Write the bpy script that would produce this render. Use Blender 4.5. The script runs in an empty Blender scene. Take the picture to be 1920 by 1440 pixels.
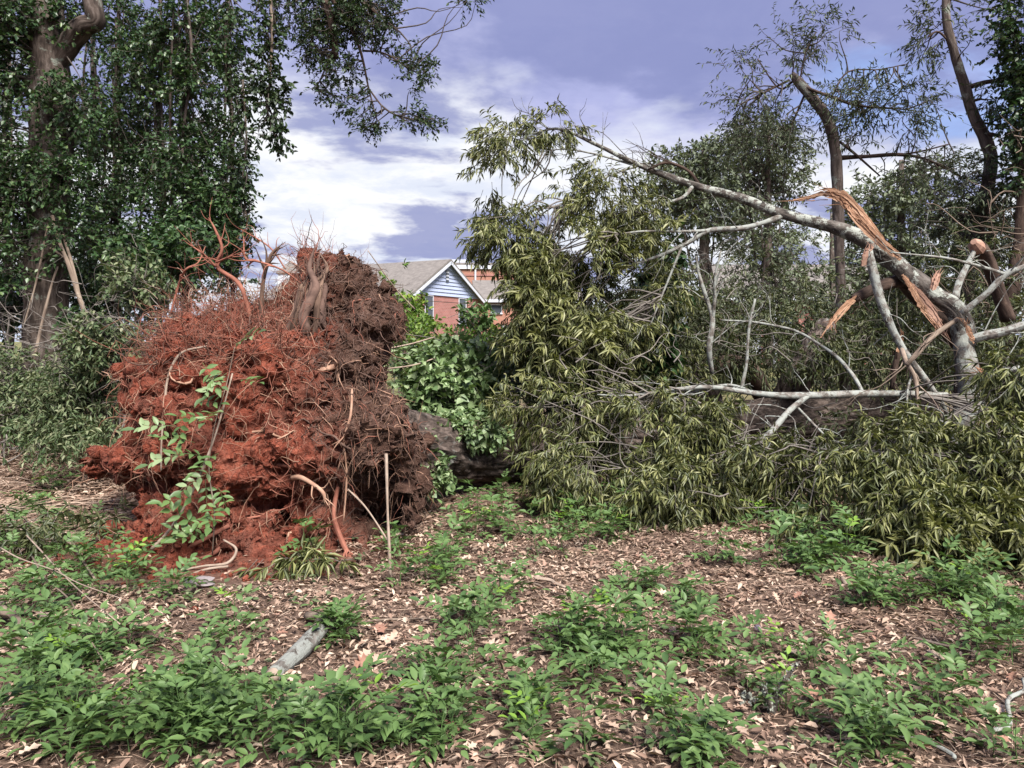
import bpy, bmesh, math, random
import numpy as np
from mathutils import Vector, Matrix, Quaternion
from mathutils.bvhtree import BVHTree

R = math.radians
random.seed(7)
rng = np.random.default_rng(11)
sc = bpy.context.scene
col = sc.collection

# ---------------------------------------------------------------- camera
F, CX, HY, CZ = 1450.0, 960.0, 640.0, 1.6        # focal length and horizon of the lens in photo pixels, eye height in metres
cam = bpy.data.objects.new('camera', bpy.data.cameras.new('camera'))
col.objects.link(cam)
cam.location = (0, 0, CZ)
cam.rotation_euler = (R(90), 0, 0)
cam.data.sensor_width = 36
cam.data.lens = 36 * F / 1920
cam.data.shift_y = -80 / 1920
cam.data.clip_start = 0.05
cam.data.clip_end = 3000
sc.camera = cam

# ---------------------------------------------------------------- world
SUN_EL, SUN_AZ = 50, 158            # azimuth clockwise from +Y: behind the camera, a little to its right
world = bpy.data.worlds.new('World'); sc.world = world; world.use_nodes = True
wt = world.node_tree; wt.nodes.clear()
def wn(t, **k):
    n = wt.nodes.new(t)
    for a, b in k.items(): setattr(n, a, b)
    return n
def wl(a, b): wt.links.new(a, b)
def wmath(op, a, b=None, clamp=False):
    n = wn('ShaderNodeMath', operation=op, use_clamp=clamp)
    for i, v in enumerate((a, b)):
        if v is None: continue
        if isinstance(v, (int, float)): n.inputs[i].default_value = v
        else: wl(v, n.inputs[i])
    return n.outputs[0]
def wsmooth(v, lo, hi):
    n = wn('ShaderNodeMapRange', interpolation_type='SMOOTHSTEP')
    wl(v, n.inputs[0]); n.inputs[1].default_value = lo; n.inputs[2].default_value = hi
    return n.outputs[0]
def wmix(f, a, b):
    n = wn('ShaderNodeMix', data_type='RGBA')
    if isinstance(f, (int, float)): n.inputs[0].default_value = f
    else: wl(f, n.inputs[0])
    for i, v in ((6, a), (7, b)):
        if isinstance(v, tuple): n.inputs[i].default_value = (*v, 1)
        else: wl(v, n.inputs[i])
    return n.outputs[2]
SKY_STRENGTH = 0.1
EXPOSURE = 2.0
K = 1 / (SKY_STRENGTH * 2 ** EXPOSURE)           # cloud colours below are written as they show in the picture
def cc(r, g, b): return (r * K, g * K, b * K)
skyt = wn('ShaderNodeTexSky', sky_type='NISHITA', sun_disc=False)
skyt.sun_elevation = R(SUN_EL); skyt.sun_rotation = R(SUN_AZ)
tc = wn('ShaderNodeTexCoord')
sep = wn('ShaderNodeSeparateXYZ'); wl(tc.outputs['Generated'], sep.inputs[0])
zz = wmath('ADD', wmath('MAXIMUM', sep.outputs[2], 0.0), 0.16)
cmb = wn('ShaderNodeCombineXYZ')
wl(wmath('DIVIDE', sep.outputs[0], zz), cmb.inputs[0]); wl(wmath('DIVIDE', sep.outputs[1], zz), cmb.inputs[1])
def wnoise(scale, off, detail=5, rough=0.55, dist=0.0, squash=(1, 1, 1)):
    mp = wn('ShaderNodeMapping'); wl(cmb.outputs[0], mp.inputs[0])
    mp.inputs['Location'].default_value = off; mp.inputs['Scale'].default_value = squash
    n = wn('ShaderNodeTexNoise'); wl(mp.outputs[0], n.inputs['Vector'])
    n.inputs['Scale'].default_value = scale; n.inputs['Detail'].default_value = detail
    n.inputs['Roughness'].default_value = rough; n.inputs['Distortion'].default_value = dist
    return n.outputs[0]
n1 = wnoise(0.55, (2.3, 0.9, 0), 7, 0.58, 0.25)
n2 = wnoise(1.15, (4.1, 0.75, 2.0), 7, 0.56, 0.15)
n3 = wnoise(1.1, (7.7, 3.1, 5.0), 8, 0.62, 0.3)
n4 = wnoise(3.2, (1.7, 8.1, 3.0), 8, 0.64, 0.2)
el = sep.outputs[2]
bright = wsmooth(wmath('ADD', wmath('ADD', el, wmath('MULTIPLY', n1, 0.52)), wmath('MULTIPLY', n4, 0.10)), 0.588, 0.508)
lav = wmix(wsmooth(n3, 0.40, 0.61), cc(0.300, 0.335, 0.610), cc(0.480, 0.510, 0.830))
lav = wmix(wmath('MULTIPLY', wsmooth(n4, 0.50, 0.68), 0.55), lav, cc(0.60, 0.62, 0.90))
blue = wmix(0.75, skyt.outputs[0], cc(0.27, 0.42, 0.86))
lav = wmix(wmath('MULTIPLY', wsmooth(n1, 0.50, 0.64), 0.75), lav, blue)
white = wmix(wsmooth(n4, 0.36, 0.60), cc(0.80, 0.85, 0.98), cc(1.04, 1.05, 1.08))
skyc = wmix(bright, lav, white)
puff = wsmooth(wmath('ADD', n2, wmath('MULTIPLY', n4, 0.12)), 0.560, 0.64)
skyc = wmix(wmath('MULTIPLY', puff, 0.85), skyc, cc(0.285, 0.320, 0.600))
haze0 = wsmooth(el, 0.075, 0.0)
skyc = wmix(wmath('MULTIPLY', haze0, 0.7), skyc, cc(0.72, 0.80, 0.98))
below = wsmooth(el, 0.0, -0.02)
skyc = wmix(below, skyc, cc(0.18, 0.17, 0.14))
bg = wn('ShaderNodeBackground'); wl(skyc, bg.inputs[0]); bg.inputs[1].default_value = SKY_STRENGTH
wo = wn('ShaderNodeOutputWorld'); wl(bg.outputs[0], wo.inputs[0])

sun = bpy.data.objects.new('sun', bpy.data.lights.new('sun', 'SUN')); col.objects.link(sun)
sun.data.energy = 2.7; sun.data.angle = R(26); sun.data.color = (1.0, 0.95, 0.88)
sdir = Vector((math.sin(R(SUN_AZ)) * math.cos(R(SUN_EL)), math.cos(R(SUN_AZ)) * math.cos(R(SUN_EL)), math.sin(R(SUN_EL))))
sun.rotation_euler = sdir.to_track_quat('Z', 'Y').to_euler()
sun.location = (0, -20, 30)

sc.view_settings.view_transform = 'Standard'; sc.view_settings.look = 'None'
sc.view_settings.exposure = EXPOSURE; sc.view_settings.gamma = 1
sc.view_settings.use_curve_mapping = False
sc.render.engine = 'CYCLES'
sc.cycles.use_denoising = True
sc.cycles.max_bounces = 6; sc.cycles.diffuse_bounces = 3; sc.cycles.glossy_bounces = 2; sc.cycles.transmission_bounces = 4
sc.cycles.caustics_reflective = False; sc.cycles.caustics_refractive = False

# ---------------------------------------------------------------- numeric helpers
def _h(i, j, k, s):
    n = (i * 374761393 + j * 668265263 + k * 2147483647 + s * 974634777) & 0xFFFFFFFF
    n = ((n ^ (n >> 13)) * 1274126177) & 0xFFFFFFFF
    n = ((n ^ (n >> 15)) * 461845907) & 0xFFFFFFFF
    return ((n ^ (n >> 16)) & 0xFFFFFF) / float(0xFFFFFF)
def vnoise(p, s=0):
    p = np.asarray(p, float); i = np.floor(p).astype(np.int64); f = p - i; f = f * f * (3 - 2 * f)
    o = 0
    for a in (0, 1):
        for b in (0, 1):
            for c in (0, 1):
                w = (f[:, 0] if a else 1 - f[:, 0]) * (f[:, 1] if b else 1 - f[:, 1]) * (f[:, 2] if c else 1 - f[:, 2])
                o = o + w * _h(i[:, 0] + a, i[:, 1] + b, i[:, 2] + c, s)
    return o * 2 - 1
def fbm(p, octv=4, s=0, gain=0.5):
    p = np.asarray(p, float); a, t = 1.0, 0
    for k in range(octv):
        t = t + a * vnoise(p * 2 ** k + 17.3 * k, s + k); a *= gain
    return t
def sstep(a, b, x):
    t = np.clip((x - a) / (b - a), 0, 1); return t * t * (3 - 2 * t)
def unit(v): return v / np.maximum(np.linalg.norm(v, axis=-1, keepdims=True), 1e-9)
def rdirs(n): return unit(rng.normal(size=(n, 3)))
def P(px, py, d): return np.array([(px - CX) / F * d, d, CZ + (HY - py) / F * d])
def PP(l): return np.array([P(*q[:3]) for q in l])
def gz(x, y):
    x = np.asarray(x, float); y = np.asarray(y, float)
    p = np.stack([x, y, 0 * x], -1).reshape(-1, 3)
    z = 0.05 * fbm(p * 0.55, 3, 3) + 0.022 * fbm(p * 2.3, 3, 9)
    z = z.reshape(x.shape)
    z = z + 0.95 * sstep(-2.6, -5.5, x + 0.15 * (y - 9)) * sstep(7.8, 11.5, y)
    z = z + 0.16 * sstep(7.0, 9.0, y) + 0.07 * np.exp(-((x + 1.9) ** 2 / 1.6 + (y - 5.9) ** 2 / 0.9))
    z = z - 0.10 * np.exp(-((x + 3.6) ** 2 / 0.25 + (y - 6.9) ** 2 / 0.3))
    return z
def gzs(x, y): return float(gz(np.array([x]), np.array([y]))[0])
def G(px, py):
    d = CZ * F / (py - HY)
    for _ in range(5):
        d = (CZ - gzs((px - CX) / F * d, d)) * F / (py - HY)
    return np.array([(px - CX) / F * d, d, gzs((px - CX) / F * d, d)])
def curve(pts, per=6):
    p = np.asarray(pts, float); n = len(p)
    if n < 3: per = max(per, 2)
    q = np.vstack([2 * p[0] - p[1], p, 2 * p[-1] - p[-2]]); out = []
    for i in range(n - 1):
        a, b, c, d = q[i:i + 4]
        for t in np.arange(per) / per:
            out.append(0.5 * (2 * b + (c - a) * t + (2 * a - 5 * b + 4 * c - d) * t ** 2 + (3 * b - a - 3 * c + d) * t ** 3))
    out.append(p[-1]); return np.array(out)

class MB:
    def __init__(s): s.v, s.f, s.uv, s.n = [], [], [], 0
    def add(s, v, f, uv=None):
        v = np.asarray(v, float); f = np.asarray(f, np.int64)
        s.v.append(v); s.f.append(f + s.n); s.n += len(v)
        s.uv.append(uv if uv is not None else np.zeros((len(v), 2)))
    def mesh(s, name, smooth=True):
        v = np.concatenate(s.v); uv = np.concatenate(s.uv)
        lt = np.concatenate([np.full(len(f), f.shape[1]) for f in s.f]); li = np.concatenate([f.ravel() for f in s.f])
        me = bpy.data.meshes.new(name)
        me.vertices.add(len(v)); me.vertices.foreach_set('co', v.astype(np.float32).ravel())
        me.loops.add(len(li)); me.loops.foreach_set('vertex_index', li.astype(np.int32))
        me.polygons.add(len(lt)); me.polygons.foreach_set('loop_start', np.concatenate([[0], np.cumsum(lt)[:-1]]).astype(np.int32))
        me.polygons.foreach_set('loop_total', lt.astype(np.int32))
        if np.any(uv):
            ul = me.uv_layers.new(name='UVMap'); ul.data.foreach_set('uv', uv[li].astype(np.float32).ravel())
        me.update(calc_edges=True)
        me.polygons.foreach_set('use_smooth', np.full(len(lt), smooth)); 
        return me
    def build(s, name, mat, parent=None, smooth=True, **tags):
        return mkobj(name, s.mesh(name, smooth), mat, parent, **tags)
def mkobj(name, me, mat=None, parent=None, loc=None, **tags):
    if mat is not None and not me.materials: me.materials.append(mat)
    o = bpy.data.objects.new(name, me); col.objects.link(o)
    if parent is not None:
        o.parent = parent
        o.matrix_parent_inverse = Matrix.Translation(-Vector(parent.location)) if loc is None else Matrix()
    if loc is not None: o.location = loc
    tag(o, **tags); return o
def tag(o, label=None, cat=None, group=None, kind=None):
    for k, v in (('label', label), ('category', cat), ('group', group), ('kind', kind)):
        if v: o[k] = v
def thing(name, loc, label, cat, group=None):
    o = bpy.data.objects.new(name, None); col.objects.link(o); o.location = Vector(loc); o.empty_display_size = 0.2
    tag(o, label, cat, group); return o

def tubes(mb, paths, rads, sides=3, uvs=False):
    """N swept tubes with M rings each, capped by tapering."""
    p = np.asarray(paths, float); r = np.asarray(rads, float); N, M, _ = p.shape
    if r.ndim == 1: r = np.repeat(r[None], N, 0)
    t = unit(np.gradient(p, axis=1)); mean = np.abs(t).mean(1); ref = np.zeros((N, 3)); ref[np.arange(N), mean.argmin(1)] = 1
    u = unit(np.cross(t, ref[:, None, :])); w = np.cross(t, u)
    S = sides + 1 if uvs else sides
    a = np.arange(S) / sides * 2 * math.pi
    ring = p[:, :, None, :] + r[:, :, None, None] * (u[:, :, None, :] * np.cos(a)[None, None, :, None] + w[:, :, None, :] * np.sin(a)[None, None, :, None])
    idx = np.arange(N * M * S).reshape(N, M, S)
    if uvs: A, B, C, D = idx[:, :-1, :-1], idx[:, :-1, 1:], idx[:, 1:, 1:], idx[:, 1:, :-1]
    else: A, B, C, D = idx[:, :-1, :], np.roll(idx, -1, 2)[:, :-1], np.roll(idx, -1, 2)[:, 1:], idx[:, 1:, :]
    f = np.stack([A, B, C, D], -1).reshape(-1, 4)
    uv = None
    if uvs:
        L = np.concatenate([np.zeros((N, 1)), np.cumsum(np.linalg.norm(np.diff(p, axis=1), axis=2), 1)], 1)
        uv = np.stack([np.broadcast_to(a * 1.0, (N, M, S)) * np.maximum(r.mean(1), 0.01)[:, None, None], np.broadcast_to(L[:, :, None], (N, M, S))], -1).reshape(-1, 2) + 0.001
    mb.add(ring.reshape(-1, 3), f, uv)
    return ring
def limb_mesh(mb, pts, rad, sides=10, per=6, rough=0.12, cap=True, knots=0.0, bark=None):
    """one tapered limb: pts (n,3), radius per point in metres, radial irregularity and closed ends"""
    p = curve(pts, per); r = np.interp(np.linspace(0, 1, len(p)), np.linspace(0, 1, len(rad)), rad)
    m0 = MB(); tubes(m0, p[None], r[None], sides, True)
    v = m0.v[0].reshape(len(p), sides + 1, 3); d = v - p[:, None, :]
    nz = fbm(v.reshape(-1, 3) * 6 + 3.7, 3, 5).reshape(len(p), sides + 1, 1)
    nz2 = fbm(v.reshape(-1, 3) * 1.7 + 9.1, 2, 8).reshape(len(p), sides + 1, 1)
    s = 1 + rough * nz + knots * nz2
    if bark:
        fa, fl, amp = bark
        ang = np.linspace(0, 1, sides + 1)[None, :] * np.ones((len(p), 1)); ang[:, -1] = 0
        L = np.concatenate([[0], np.cumsum(np.linalg.norm(np.diff(p, axis=0), axis=1))])[:, None] * np.ones((1, sides + 1))
        q = np.stack([np.cos(ang * 6.2832) * fa, np.sin(ang * 6.2832) * fa, L * fl], -1).reshape(-1, 3)
        q = q + 0.5 * np.stack([vnoise(q * .7, 31), vnoise(q * .7, 32), vnoise(q * .7, 33)], -1)
        rg = np.abs(vnoise(q, 21)) * 0.65 + np.abs(vnoise(q * 2.1, 22)) * 0.35
        s = s + amp * (np.minimum(rg * 2.6, 1.0).reshape(len(p), sides + 1, 1) - 0.6)
    v = p[:, None, :] + d * s
    v[:, -1] = v[:, 0]
    base = np.concatenate([v.reshape(-1, 3), p[[0, -1]]]); n = len(p) * (sides + 1)
    uv = np.concatenate([m0.uv[0], m0.uv[0][[0, -1]]])
    mb.add(base, m0.f[0], uv)
    if cap:
        k = np.arange(sides); off = mb.n - len(base)
        mb.f.append(np.stack([k + 1, k, np.full(sides, n)], -1) + off)
        e = (len(p) - 1) * (sides + 1)
        mb.f.append(np.stack([e + k, e + k + 1, np.full(sides, n + 1)], -1) + off)
    return p, r
def limb(name, pix, mat, parent, sides=10, per=6, rough=0.12, knots=0.15, bark=None, ws=.60, twigs=0, **tags):
    """pix: (px, py, depth, half width px)"""
    mb = MB(); pts = PP(pix); rad = np.array([q[3] * ws / F * q[2] for q in pix])
    p, r = limb_mesh(mb, pts, rad, sides, per, rough, True, knots, bark)
    for k in range(twigs):
        a = int(rng.integers(len(p) // 5, len(p) - 1)); l = rng.uniform(.12, .5); d = unit(p[a] - p[a - 1]) * .7 + rdirs(1)[0] * .9
        q = curve([p[a], p[a] + d * l * .4 + rng.normal(size=3) * .03, p[a] + d * l * .75 + rng.normal(size=3) * .04, p[a] + d * l + rng.normal(size=3) * .05], 3)
        tubes(mb, q[None], np.linspace(min(r[a] * .5, .007), .0015, len(q))[None], 5)
        for _ in range(2):
            b = int(rng.integers(3, len(q) - 1)); d2 = unit(q[b] - q[b - 1]) + rdirs(1)[0] * .9; l2 = l * rng.uniform(.25, .5)
            tubes(mb, np.array([q[b], q[b] + d2 * l2 * .5 + rng.normal(size=3) * .01, q[b] + d2 * l2])[None], np.array([.003, .002, .001])[None], 4)
    return mb.build(name, mat, parent, **tags), p

# leaf templates: x across (unit width), y along (unit length), z normal
T_LANCE = (np.array([[0, 0, 0], [-.5, .4, .10], [0, .45, -.02], [.5, .4, .10], [0, 1, -.12]], float), np.array([[0, 2, 1], [0, 3, 2], [1, 2, 4], [2, 3, 4]]))
T_QUAD = (np.array([[0, 0, 0], [-.5, .42, .09], [0, 1, -.1], [.5, .42, .09]], float), np.array([[0, 2, 1], [0, 3, 2]]))
T_OVATE = (np.array([[0, 0, 0], [0, .32, -.01], [0, .66, -.04], [0, 1, -.12], [-.36, .2, .05], [-.5, .45, .07], [-.3, .76, .02], [.36, .2, .05], [.5, .45, .07], [.3, .76, .02]], float),
           np.array([[0, 1, 4], [4, 1, 5], [5, 1, 2], [5, 2, 6], [6, 2, 3], [0, 7, 1], [7, 8, 1], [8, 2, 1], [8, 9, 2], [9, 3, 2]]))
T_BROAD = (np.array([[0, 0, 0], [-.5, .35, .10], [0, .5, 0], [.5, .35, .10], [-.32, .75, .04], [.32, .75, .04], [0, 1, -.1]], float),
           np.array([[0, 2, 1], [0, 3, 2], [1, 2, 4], [2, 3, 5], [4, 2, 6], [2, 5, 6]]))
T_HEART = (np.array([[0, .06, 0], [-.34, -.03, .04], [-.52, .25, .08], [-.34, .6, .05], [0, 1, -.08], [.34, .6, .05], [.52, .25, .08], [.34, -.03, .04], [0, .45, -.03]], float),
           np.array([[0, 1, 8], [1, 2, 8], [2, 3, 8], [3, 4, 8], [4, 5, 8], [5, 6, 8], [6, 7, 8], [7, 0, 8]])[:, ::-1])
_lb = [(0, 0), (.10, .14), (.34, .20), (.16, .32), (.48, .46), (.18, .54), (.40, .74), (.14, .78), (0, 1)]
_lv = [(0, .45, -.02)] + [(x, y, .10 * abs(x) + .05 * math.sin(y * 5)) for x, y in _lb] + [(-x, y, .14 * abs(x)) for x, y in _lb[::-1][1:-1]]
T_OAK = (np.array(_lv, float), np.array([[0, i, i % (len(_lv) - 1) + 1] for i in range(1, len(_lv))]))
T_CURL = (np.array([[0, 0, 0], [-.5, .4, .28], [0, .35, 0], [.5, .4, .22], [-.35, .78, .30], [.35, .78, .16], [0, .75, .04], [0, 1, .14]], float),
          np.array([[0, 2, 1], [0, 3, 2], [1, 2, 6], [1, 6, 4], [2, 3, 6], [3, 5, 6], [4, 6, 7], [6, 5, 7]]))
def leaves(mb, tpl, base, ydir, nrm, L, W):
    tv, tf = tpl; n = len(base)
    y = unit(ydir); x = unit(np.cross(y, nrm)); z = np.cross(x, y)
    L = np.broadcast_to(L, (n,)); W = np.broadcast_to(W, (n,))
    v = base[:, None] + x[:, None] * (tv[:, 0][None, :] * W[:, None])[..., None] + y[:, None] * (tv[:, 1][None, :] * L[:, None])[..., None] + z[:, None] * (tv[:, 2][None, :] * L[:, None])[..., None]
    f = (tf[None] + (np.arange(n) * len(tv))[:, None, None]).reshape(-1, tf.shape[1])
    mb.add(v.reshape(-1, 3), f)
def sprays(ml, mt, C, D, k, twig, L, W, droop=0.35, spread=0.9, tpl=T_LANCE, tr=0.003, sag=0.25, bunch=0.4, up=0.9):
    """leafy twigs: C start points, D directions; k leaves each"""
    n = len(C); D = unit(D); tl = twig * rng.uniform(.6, 1.25, n)
    def at(t): 
        q = C + D * (tl * t)[:, None]; q[:, 2] -= sag * tl * t * t; return q
    if mt is not None:
        o = np.ones(n); tubes(mt, np.stack([at(0 * o), at(o)], 1), np.array([tr, tr * .3]), 3)
    for j in range(k):
        t = np.clip(bunch + (1 - bunch) * (j + rng.uniform(0, 1, n)) / k, 0, 1)
        side = rdirs(n); side = unit(side - D * (side * D).sum(1, keepdims=True))
        dd = D * rng.uniform(.3, 1.0, n)[:, None] + side * spread; dd[:, 2] -= droop * rng.uniform(.3, 1.7, n)
        nr = rdirs(n) * .7; nr[:, 2] += up
        leaves(ml, tpl, at(t), dd, nr, L * rng.uniform(.65, 1.2, n), W * rng.uniform(.75, 1.2, n))
def blob_points(b, gap=0.0, gs=2.0, seed=0, shell=0.55):
    """b: (px, py, depth, rx px, ry px, depth radius m, count); points spread through that ellipsoid, thinned where a noise field is low"""
    out, cen = [], []
    for (px, py, d, rx, ry, rd, n) in b:
        u = rdirs(n) * (rng.uniform(0, 1, n) ** shell)[:, None]
        dd = d + u[:, 1] * rd
        q = np.stack([(px + u[:, 0] * rx - CX) / F * d, dd, CZ + (HY - py + u[:, 2] * ry) / F * d], -1)
        out.append(q); cen.append(np.repeat(P(px, py, d)[None], n, 0))
    q = np.concatenate(out); c = np.concatenate(cen)
    if gap > -9:
        keep = fbm(q * gs, 2, seed) > gap
        q, c = q[keep], c[keep]
    return q, c

# ---------------------------------------------------------------- materials
def new_mat(name):
    m = bpy.data.materials.new(name); m.use_nodes = True; nt = m.node_tree; nt.nodes.clear()
    out = nt.nodes.new('ShaderNodeOutputMaterial'); b = nt.nodes.new('ShaderNodeBsdfPrincipled'); nt.links.new(b.outputs[0], out.inputs[0])
    return m, nt, b, out
def ramp(nt, fac, cols, pos=None):
    r = nt.nodes.new('ShaderNodeValToRGB'); e = r.color_ramp.elements; n = len(cols)
    while len(e) < n: e.new(0.5)
    for i, c in enumerate(cols): e[i].position = pos[i] if pos else i / max(n - 1, 1); e[i].color = (*c, 1)
    nt.links.new(fac, r.inputs[0]); return r.outputs[0]
def noise_n(nt, scale, detail=4, rough=.55, coord='Object', sc3=None, dist=0):
    t = nt.nodes.new('ShaderNodeTexCoord'); mp = nt.nodes.new('ShaderNodeMapping'); nt.links.new(t.outputs[coord], mp.inputs[0])
    if sc3: mp.inputs['Scale'].default_value = sc3
    n = nt.nodes.new('ShaderNodeTexNoise'); nt.links.new(mp.outputs[0], n.inputs['Vector'])
    n.inputs['Scale'].default_value = scale; n.inputs['Detail'].default_value = detail; n.inputs['Roughness'].default_value = rough; n.inputs['Distortion'].default_value = dist
    return n.outputs[0]
def mixc(nt, f, a, b, mode='MIX'):
    n = nt.nodes.new('ShaderNodeMix'); n.data_type = 'RGBA'; n.blend_type = mode
    for i, v in ((0, f), (6, a), (7, b)):
        if isinstance(v, (int, float)): n.inputs[i].default_value = v
        elif isinstance(v, tuple): n.inputs[i].default_value = (*v, 1)
        else: nt.links.new(v, n.inputs[i])
    return n.outputs[2]
def bump(nt, b, h, strength, dist):
    n = nt.nodes.new('ShaderNodeBump'); n.inputs['Strength'].default_value = strength; n.inputs['Distance'].default_value = dist
    nt.links.new(h, n.inputs['Height']); nt.links.new(n.outputs[0], b.inputs['Normal'])
def leaf_mat(name, cols, rough=.5, trans=.22, spec=.35, pos=None, vary=.35):
    m, nt, b, out = new_mat(name)
    g = nt.nodes.new('ShaderNodeNewGeometry')
    c = ramp(nt, g.outputs['Random Per Island'], cols, pos)
    nz = noise_n(nt, 1.3, 2)
    c = mixc(nt, vary, c, ramp(nt, nz, [(.45,) * 3, (1.4,) * 3], [.3, .7]), 'MULTIPLY')
    nt.links.new(c, b.inputs['Base Color']); b.inputs['Roughness'].default_value = rough; b.inputs['Specular IOR Level'].default_value = spec
    if trans:
        t = nt.nodes.new('ShaderNodeBsdfTranslucent'); nt.links.new(mixc(nt, 1.0, c, (1.15, 1.25, .55), 'MULTIPLY'), t.inputs[0])
        x = nt.nodes.new('ShaderNodeMixShader'); x.inputs[0].default_value = trans
        nt.links.new(b.outputs[0], x.inputs[1]); nt.links.new(t.outputs[0], x.inputs[2]); nt.links.new(x.outputs[0], out.inputs[0])
    return m
def bark_mat(name, cols, lichen=None, amount=.5, scale=9, stretch=4.0, bumpd=.02, lscale=5):
    m, nt, b, out = new_mat(name)
    n = noise_n(nt, scale, 6, .65, 'UV', (1, 1 / stretch, 1), .4)
    c = ramp(nt, n, cols, [.36, .5, .64] if len(cols) == 3 else None)
    if lichen:
        l = noise_n(nt, lscale, 5, .65); l2 = noise_n(nt, lscale * 9, 3, .6)
        fac = nt.nodes.new('ShaderNodeMath'); fac.operation = 'MULTIPLY_ADD'; fac.inputs[1].default_value = .35; nt.links.new(l2, fac.inputs[0]); nt.links.new(l, fac.inputs[2])
        f = ramp(nt, fac.outputs[0], [(0,) * 3, (1,) * 3], [.83 - amount * .35, .90 - amount * .35])
        c = mixc(nt, f, c, lichen)
    nt.links.new(c, b.inputs['Base Color']); b.inputs['Roughness'].default_value = .9; b.inputs['Specular IOR Level'].default_value = .2
    bump(nt, b, n, .9, bumpd); return m
def plain_mat(name, cols, scale=8, rough=.85, bumpd=.01, coord='Object', sc3=None, pos=None, spec=.3, detail=5):
    m, nt, b, out = new_mat(name); n = noise_n(nt, scale, detail, .6, coord, sc3)
    nt.links.new(ramp(nt, n, cols, pos or [.3 + .4 * i / max(len(cols) - 1, 1) for i in range(len(cols))]), b.inputs['Base Color'])
    b.inputs['Roughness'].default_value = rough; b.inputs['Specular IOR Level'].default_value = spec
    if bumpd: bump(nt, b, n, .8, bumpd)
    return m

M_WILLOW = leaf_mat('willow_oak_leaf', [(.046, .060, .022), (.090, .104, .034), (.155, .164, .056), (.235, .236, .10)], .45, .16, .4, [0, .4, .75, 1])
M_WILLOWBACK = leaf_mat('shade_oak_leaf', [(.035, .050, .020), (.065, .080, .030), (.11, .115, .05)], .5, .18, .4)  # darker copy of the oak leaf, shade put into its colour
M_IVY = leaf_mat('ivy_leaf', [(.018, .042, .014), (.034, .072, .024), (.055, .10, .034), (.10, .15, .05)], .42, .14, .45, [0, .5, .85, 1])
M_OVER = leaf_mat('overhang_leaf', [(.016, .034, .014), (.030, .055, .020), (.05, .08, .03)], .5, .15, .35)
M_BRUSH = leaf_mat('brush_leaf', [(.045, .075, .032), (.08, .115, .05), (.13, .16, .08), (.21, .22, .13)], .55, .18, .3)
M_PALE = leaf_mat('pale_vine_leaf', [(.085, .14, .055), (.15, .22, .09), (.28, .35, .19)], .45, .2, .45)
M_BRIGHT = leaf_mat('bright_shrub_leaf', [(.07, .13, .025), (.12, .20, .035), (.20, .27, .05)], .5, .25, .3)
M_SEED = leaf_mat('seedling_leaf', [(.056, .108, .034), (.084, .150, .048), (.130, .205, .066)], .5, .2, .35, vary=.2)
M_SEED2 = leaf_mat('young_leaf', [(.13, .25, .035), (.20, .33, .05)], .5, .3, .3, vary=.2)
M_FAR = leaf_mat('far_tree_leaf', [(.085, .105, .065), (.125, .15, .095), (.18, .205, .14)], .6, .15, .2)
M_FARDARK = leaf_mat('far_dark_leaf', [(.045, .065, .042), (.075, .10, .06), (.11, .135, .085)], .6, .15, .2)
M_DRY = leaf_mat('dry_leaf', [(.095, .062, .046), (.23, .150, .112), (.37, .265, .20), (.50, .395, .31), (.30, .160, .115)], .75, .05, .2, [0, .34, .68, .92, 1], vary=.3)
M_STRAW = leaf_mat('dry_straw', [(.16, .10, .072), (.34, .235, .175), (.52, .40, .31)], .8, 0, .2)
M_TWIG = plain_mat('grey_twig', [(.10, .085, .075), (.20, .18, .16)], 20, .9, 0)
M_TWIGDARK = plain_mat('dark_twig', [(.045, .035, .03), (.09, .075, .065)], 20, .9, 0)
M_PALESTICK = plain_mat('pale_stick', [(.18, .13, .098), (.33, .26, .205)], 14, .8, .004)
M_VINE = bark_mat('vine_bark', [(.09, .065, .05), (.17, .13, .10), (.27, .22, .17)], None, 0, 14, 6, .01)
M_TRUNK = bark_mat('dark_trunk_bark', [(.022, .016, .013), (.062, .047, .039), (.115, .092, .08)], (.15, .16, .135), .2, 16, 4, .02)  # dark brown bark for the trunks of the ivy wood
M_SNAGLEAF = leaf_mat('thin_crown_leaf', [(.035, .050, .026), (.062, .082, .042), (.10, .12, .07)], .5, .18, .3)
M_LOG = bark_mat('furrowed_log_bark', [(.016, .012, .010), (.060, .045, .038), (.135, .105, .09)], (.16, .16, .145), .12, 24, 2.6, .03, 3)
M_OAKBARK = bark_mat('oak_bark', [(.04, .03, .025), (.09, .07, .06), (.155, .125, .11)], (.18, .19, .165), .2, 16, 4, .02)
M_GREYBARK = bark_mat('lichen_grey_bark', [(.06, .05, .042), (.14, .125, .11), (.25, .235, .215)], (.25, .262, .24), .58, 22, 2, .012, 13)
M_GREYTRUNK = bark_mat('grey_trunk_bark', [(.045, .038, .032), (.11, .098, .086), (.19, .175, .16)], (.21, .22, .20), .45, 20, 2.5, .02, 8)
M_LIMBBARK = bark_mat('dark_limb_bark', [(.026, .022, .019), (.075, .064, .056), (.145, .128, .114)], (.27, .285, .255), .40, 18, 3, .02, 9)
M_DARKBARK = bark_mat('dark_brown_bark', [(.022, .015, .012), (.055, .036, .028), (.11, .075, .058)], None, 0, 11, 3, .02)  # dark brown bark, also on the limbs that stand in for shade
M_STUMP = bark_mat('peeled_root_wood', [(.045, .027, .020), (.115, .072, .052), (.21, .14, .10)], None, 0, 16, 6, .015)
M_WOOD = bark_mat('splintered_heartwood', [(.13, .068, .040), (.33, .185, .115), (.50, .34, .235)], None, 0, 40, 14, .02)
M_PINK = plain_mat('rotten_pink_wood', [(.20, .105, .075), (.42, .26, .19)], 9, .8, .01)
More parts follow.
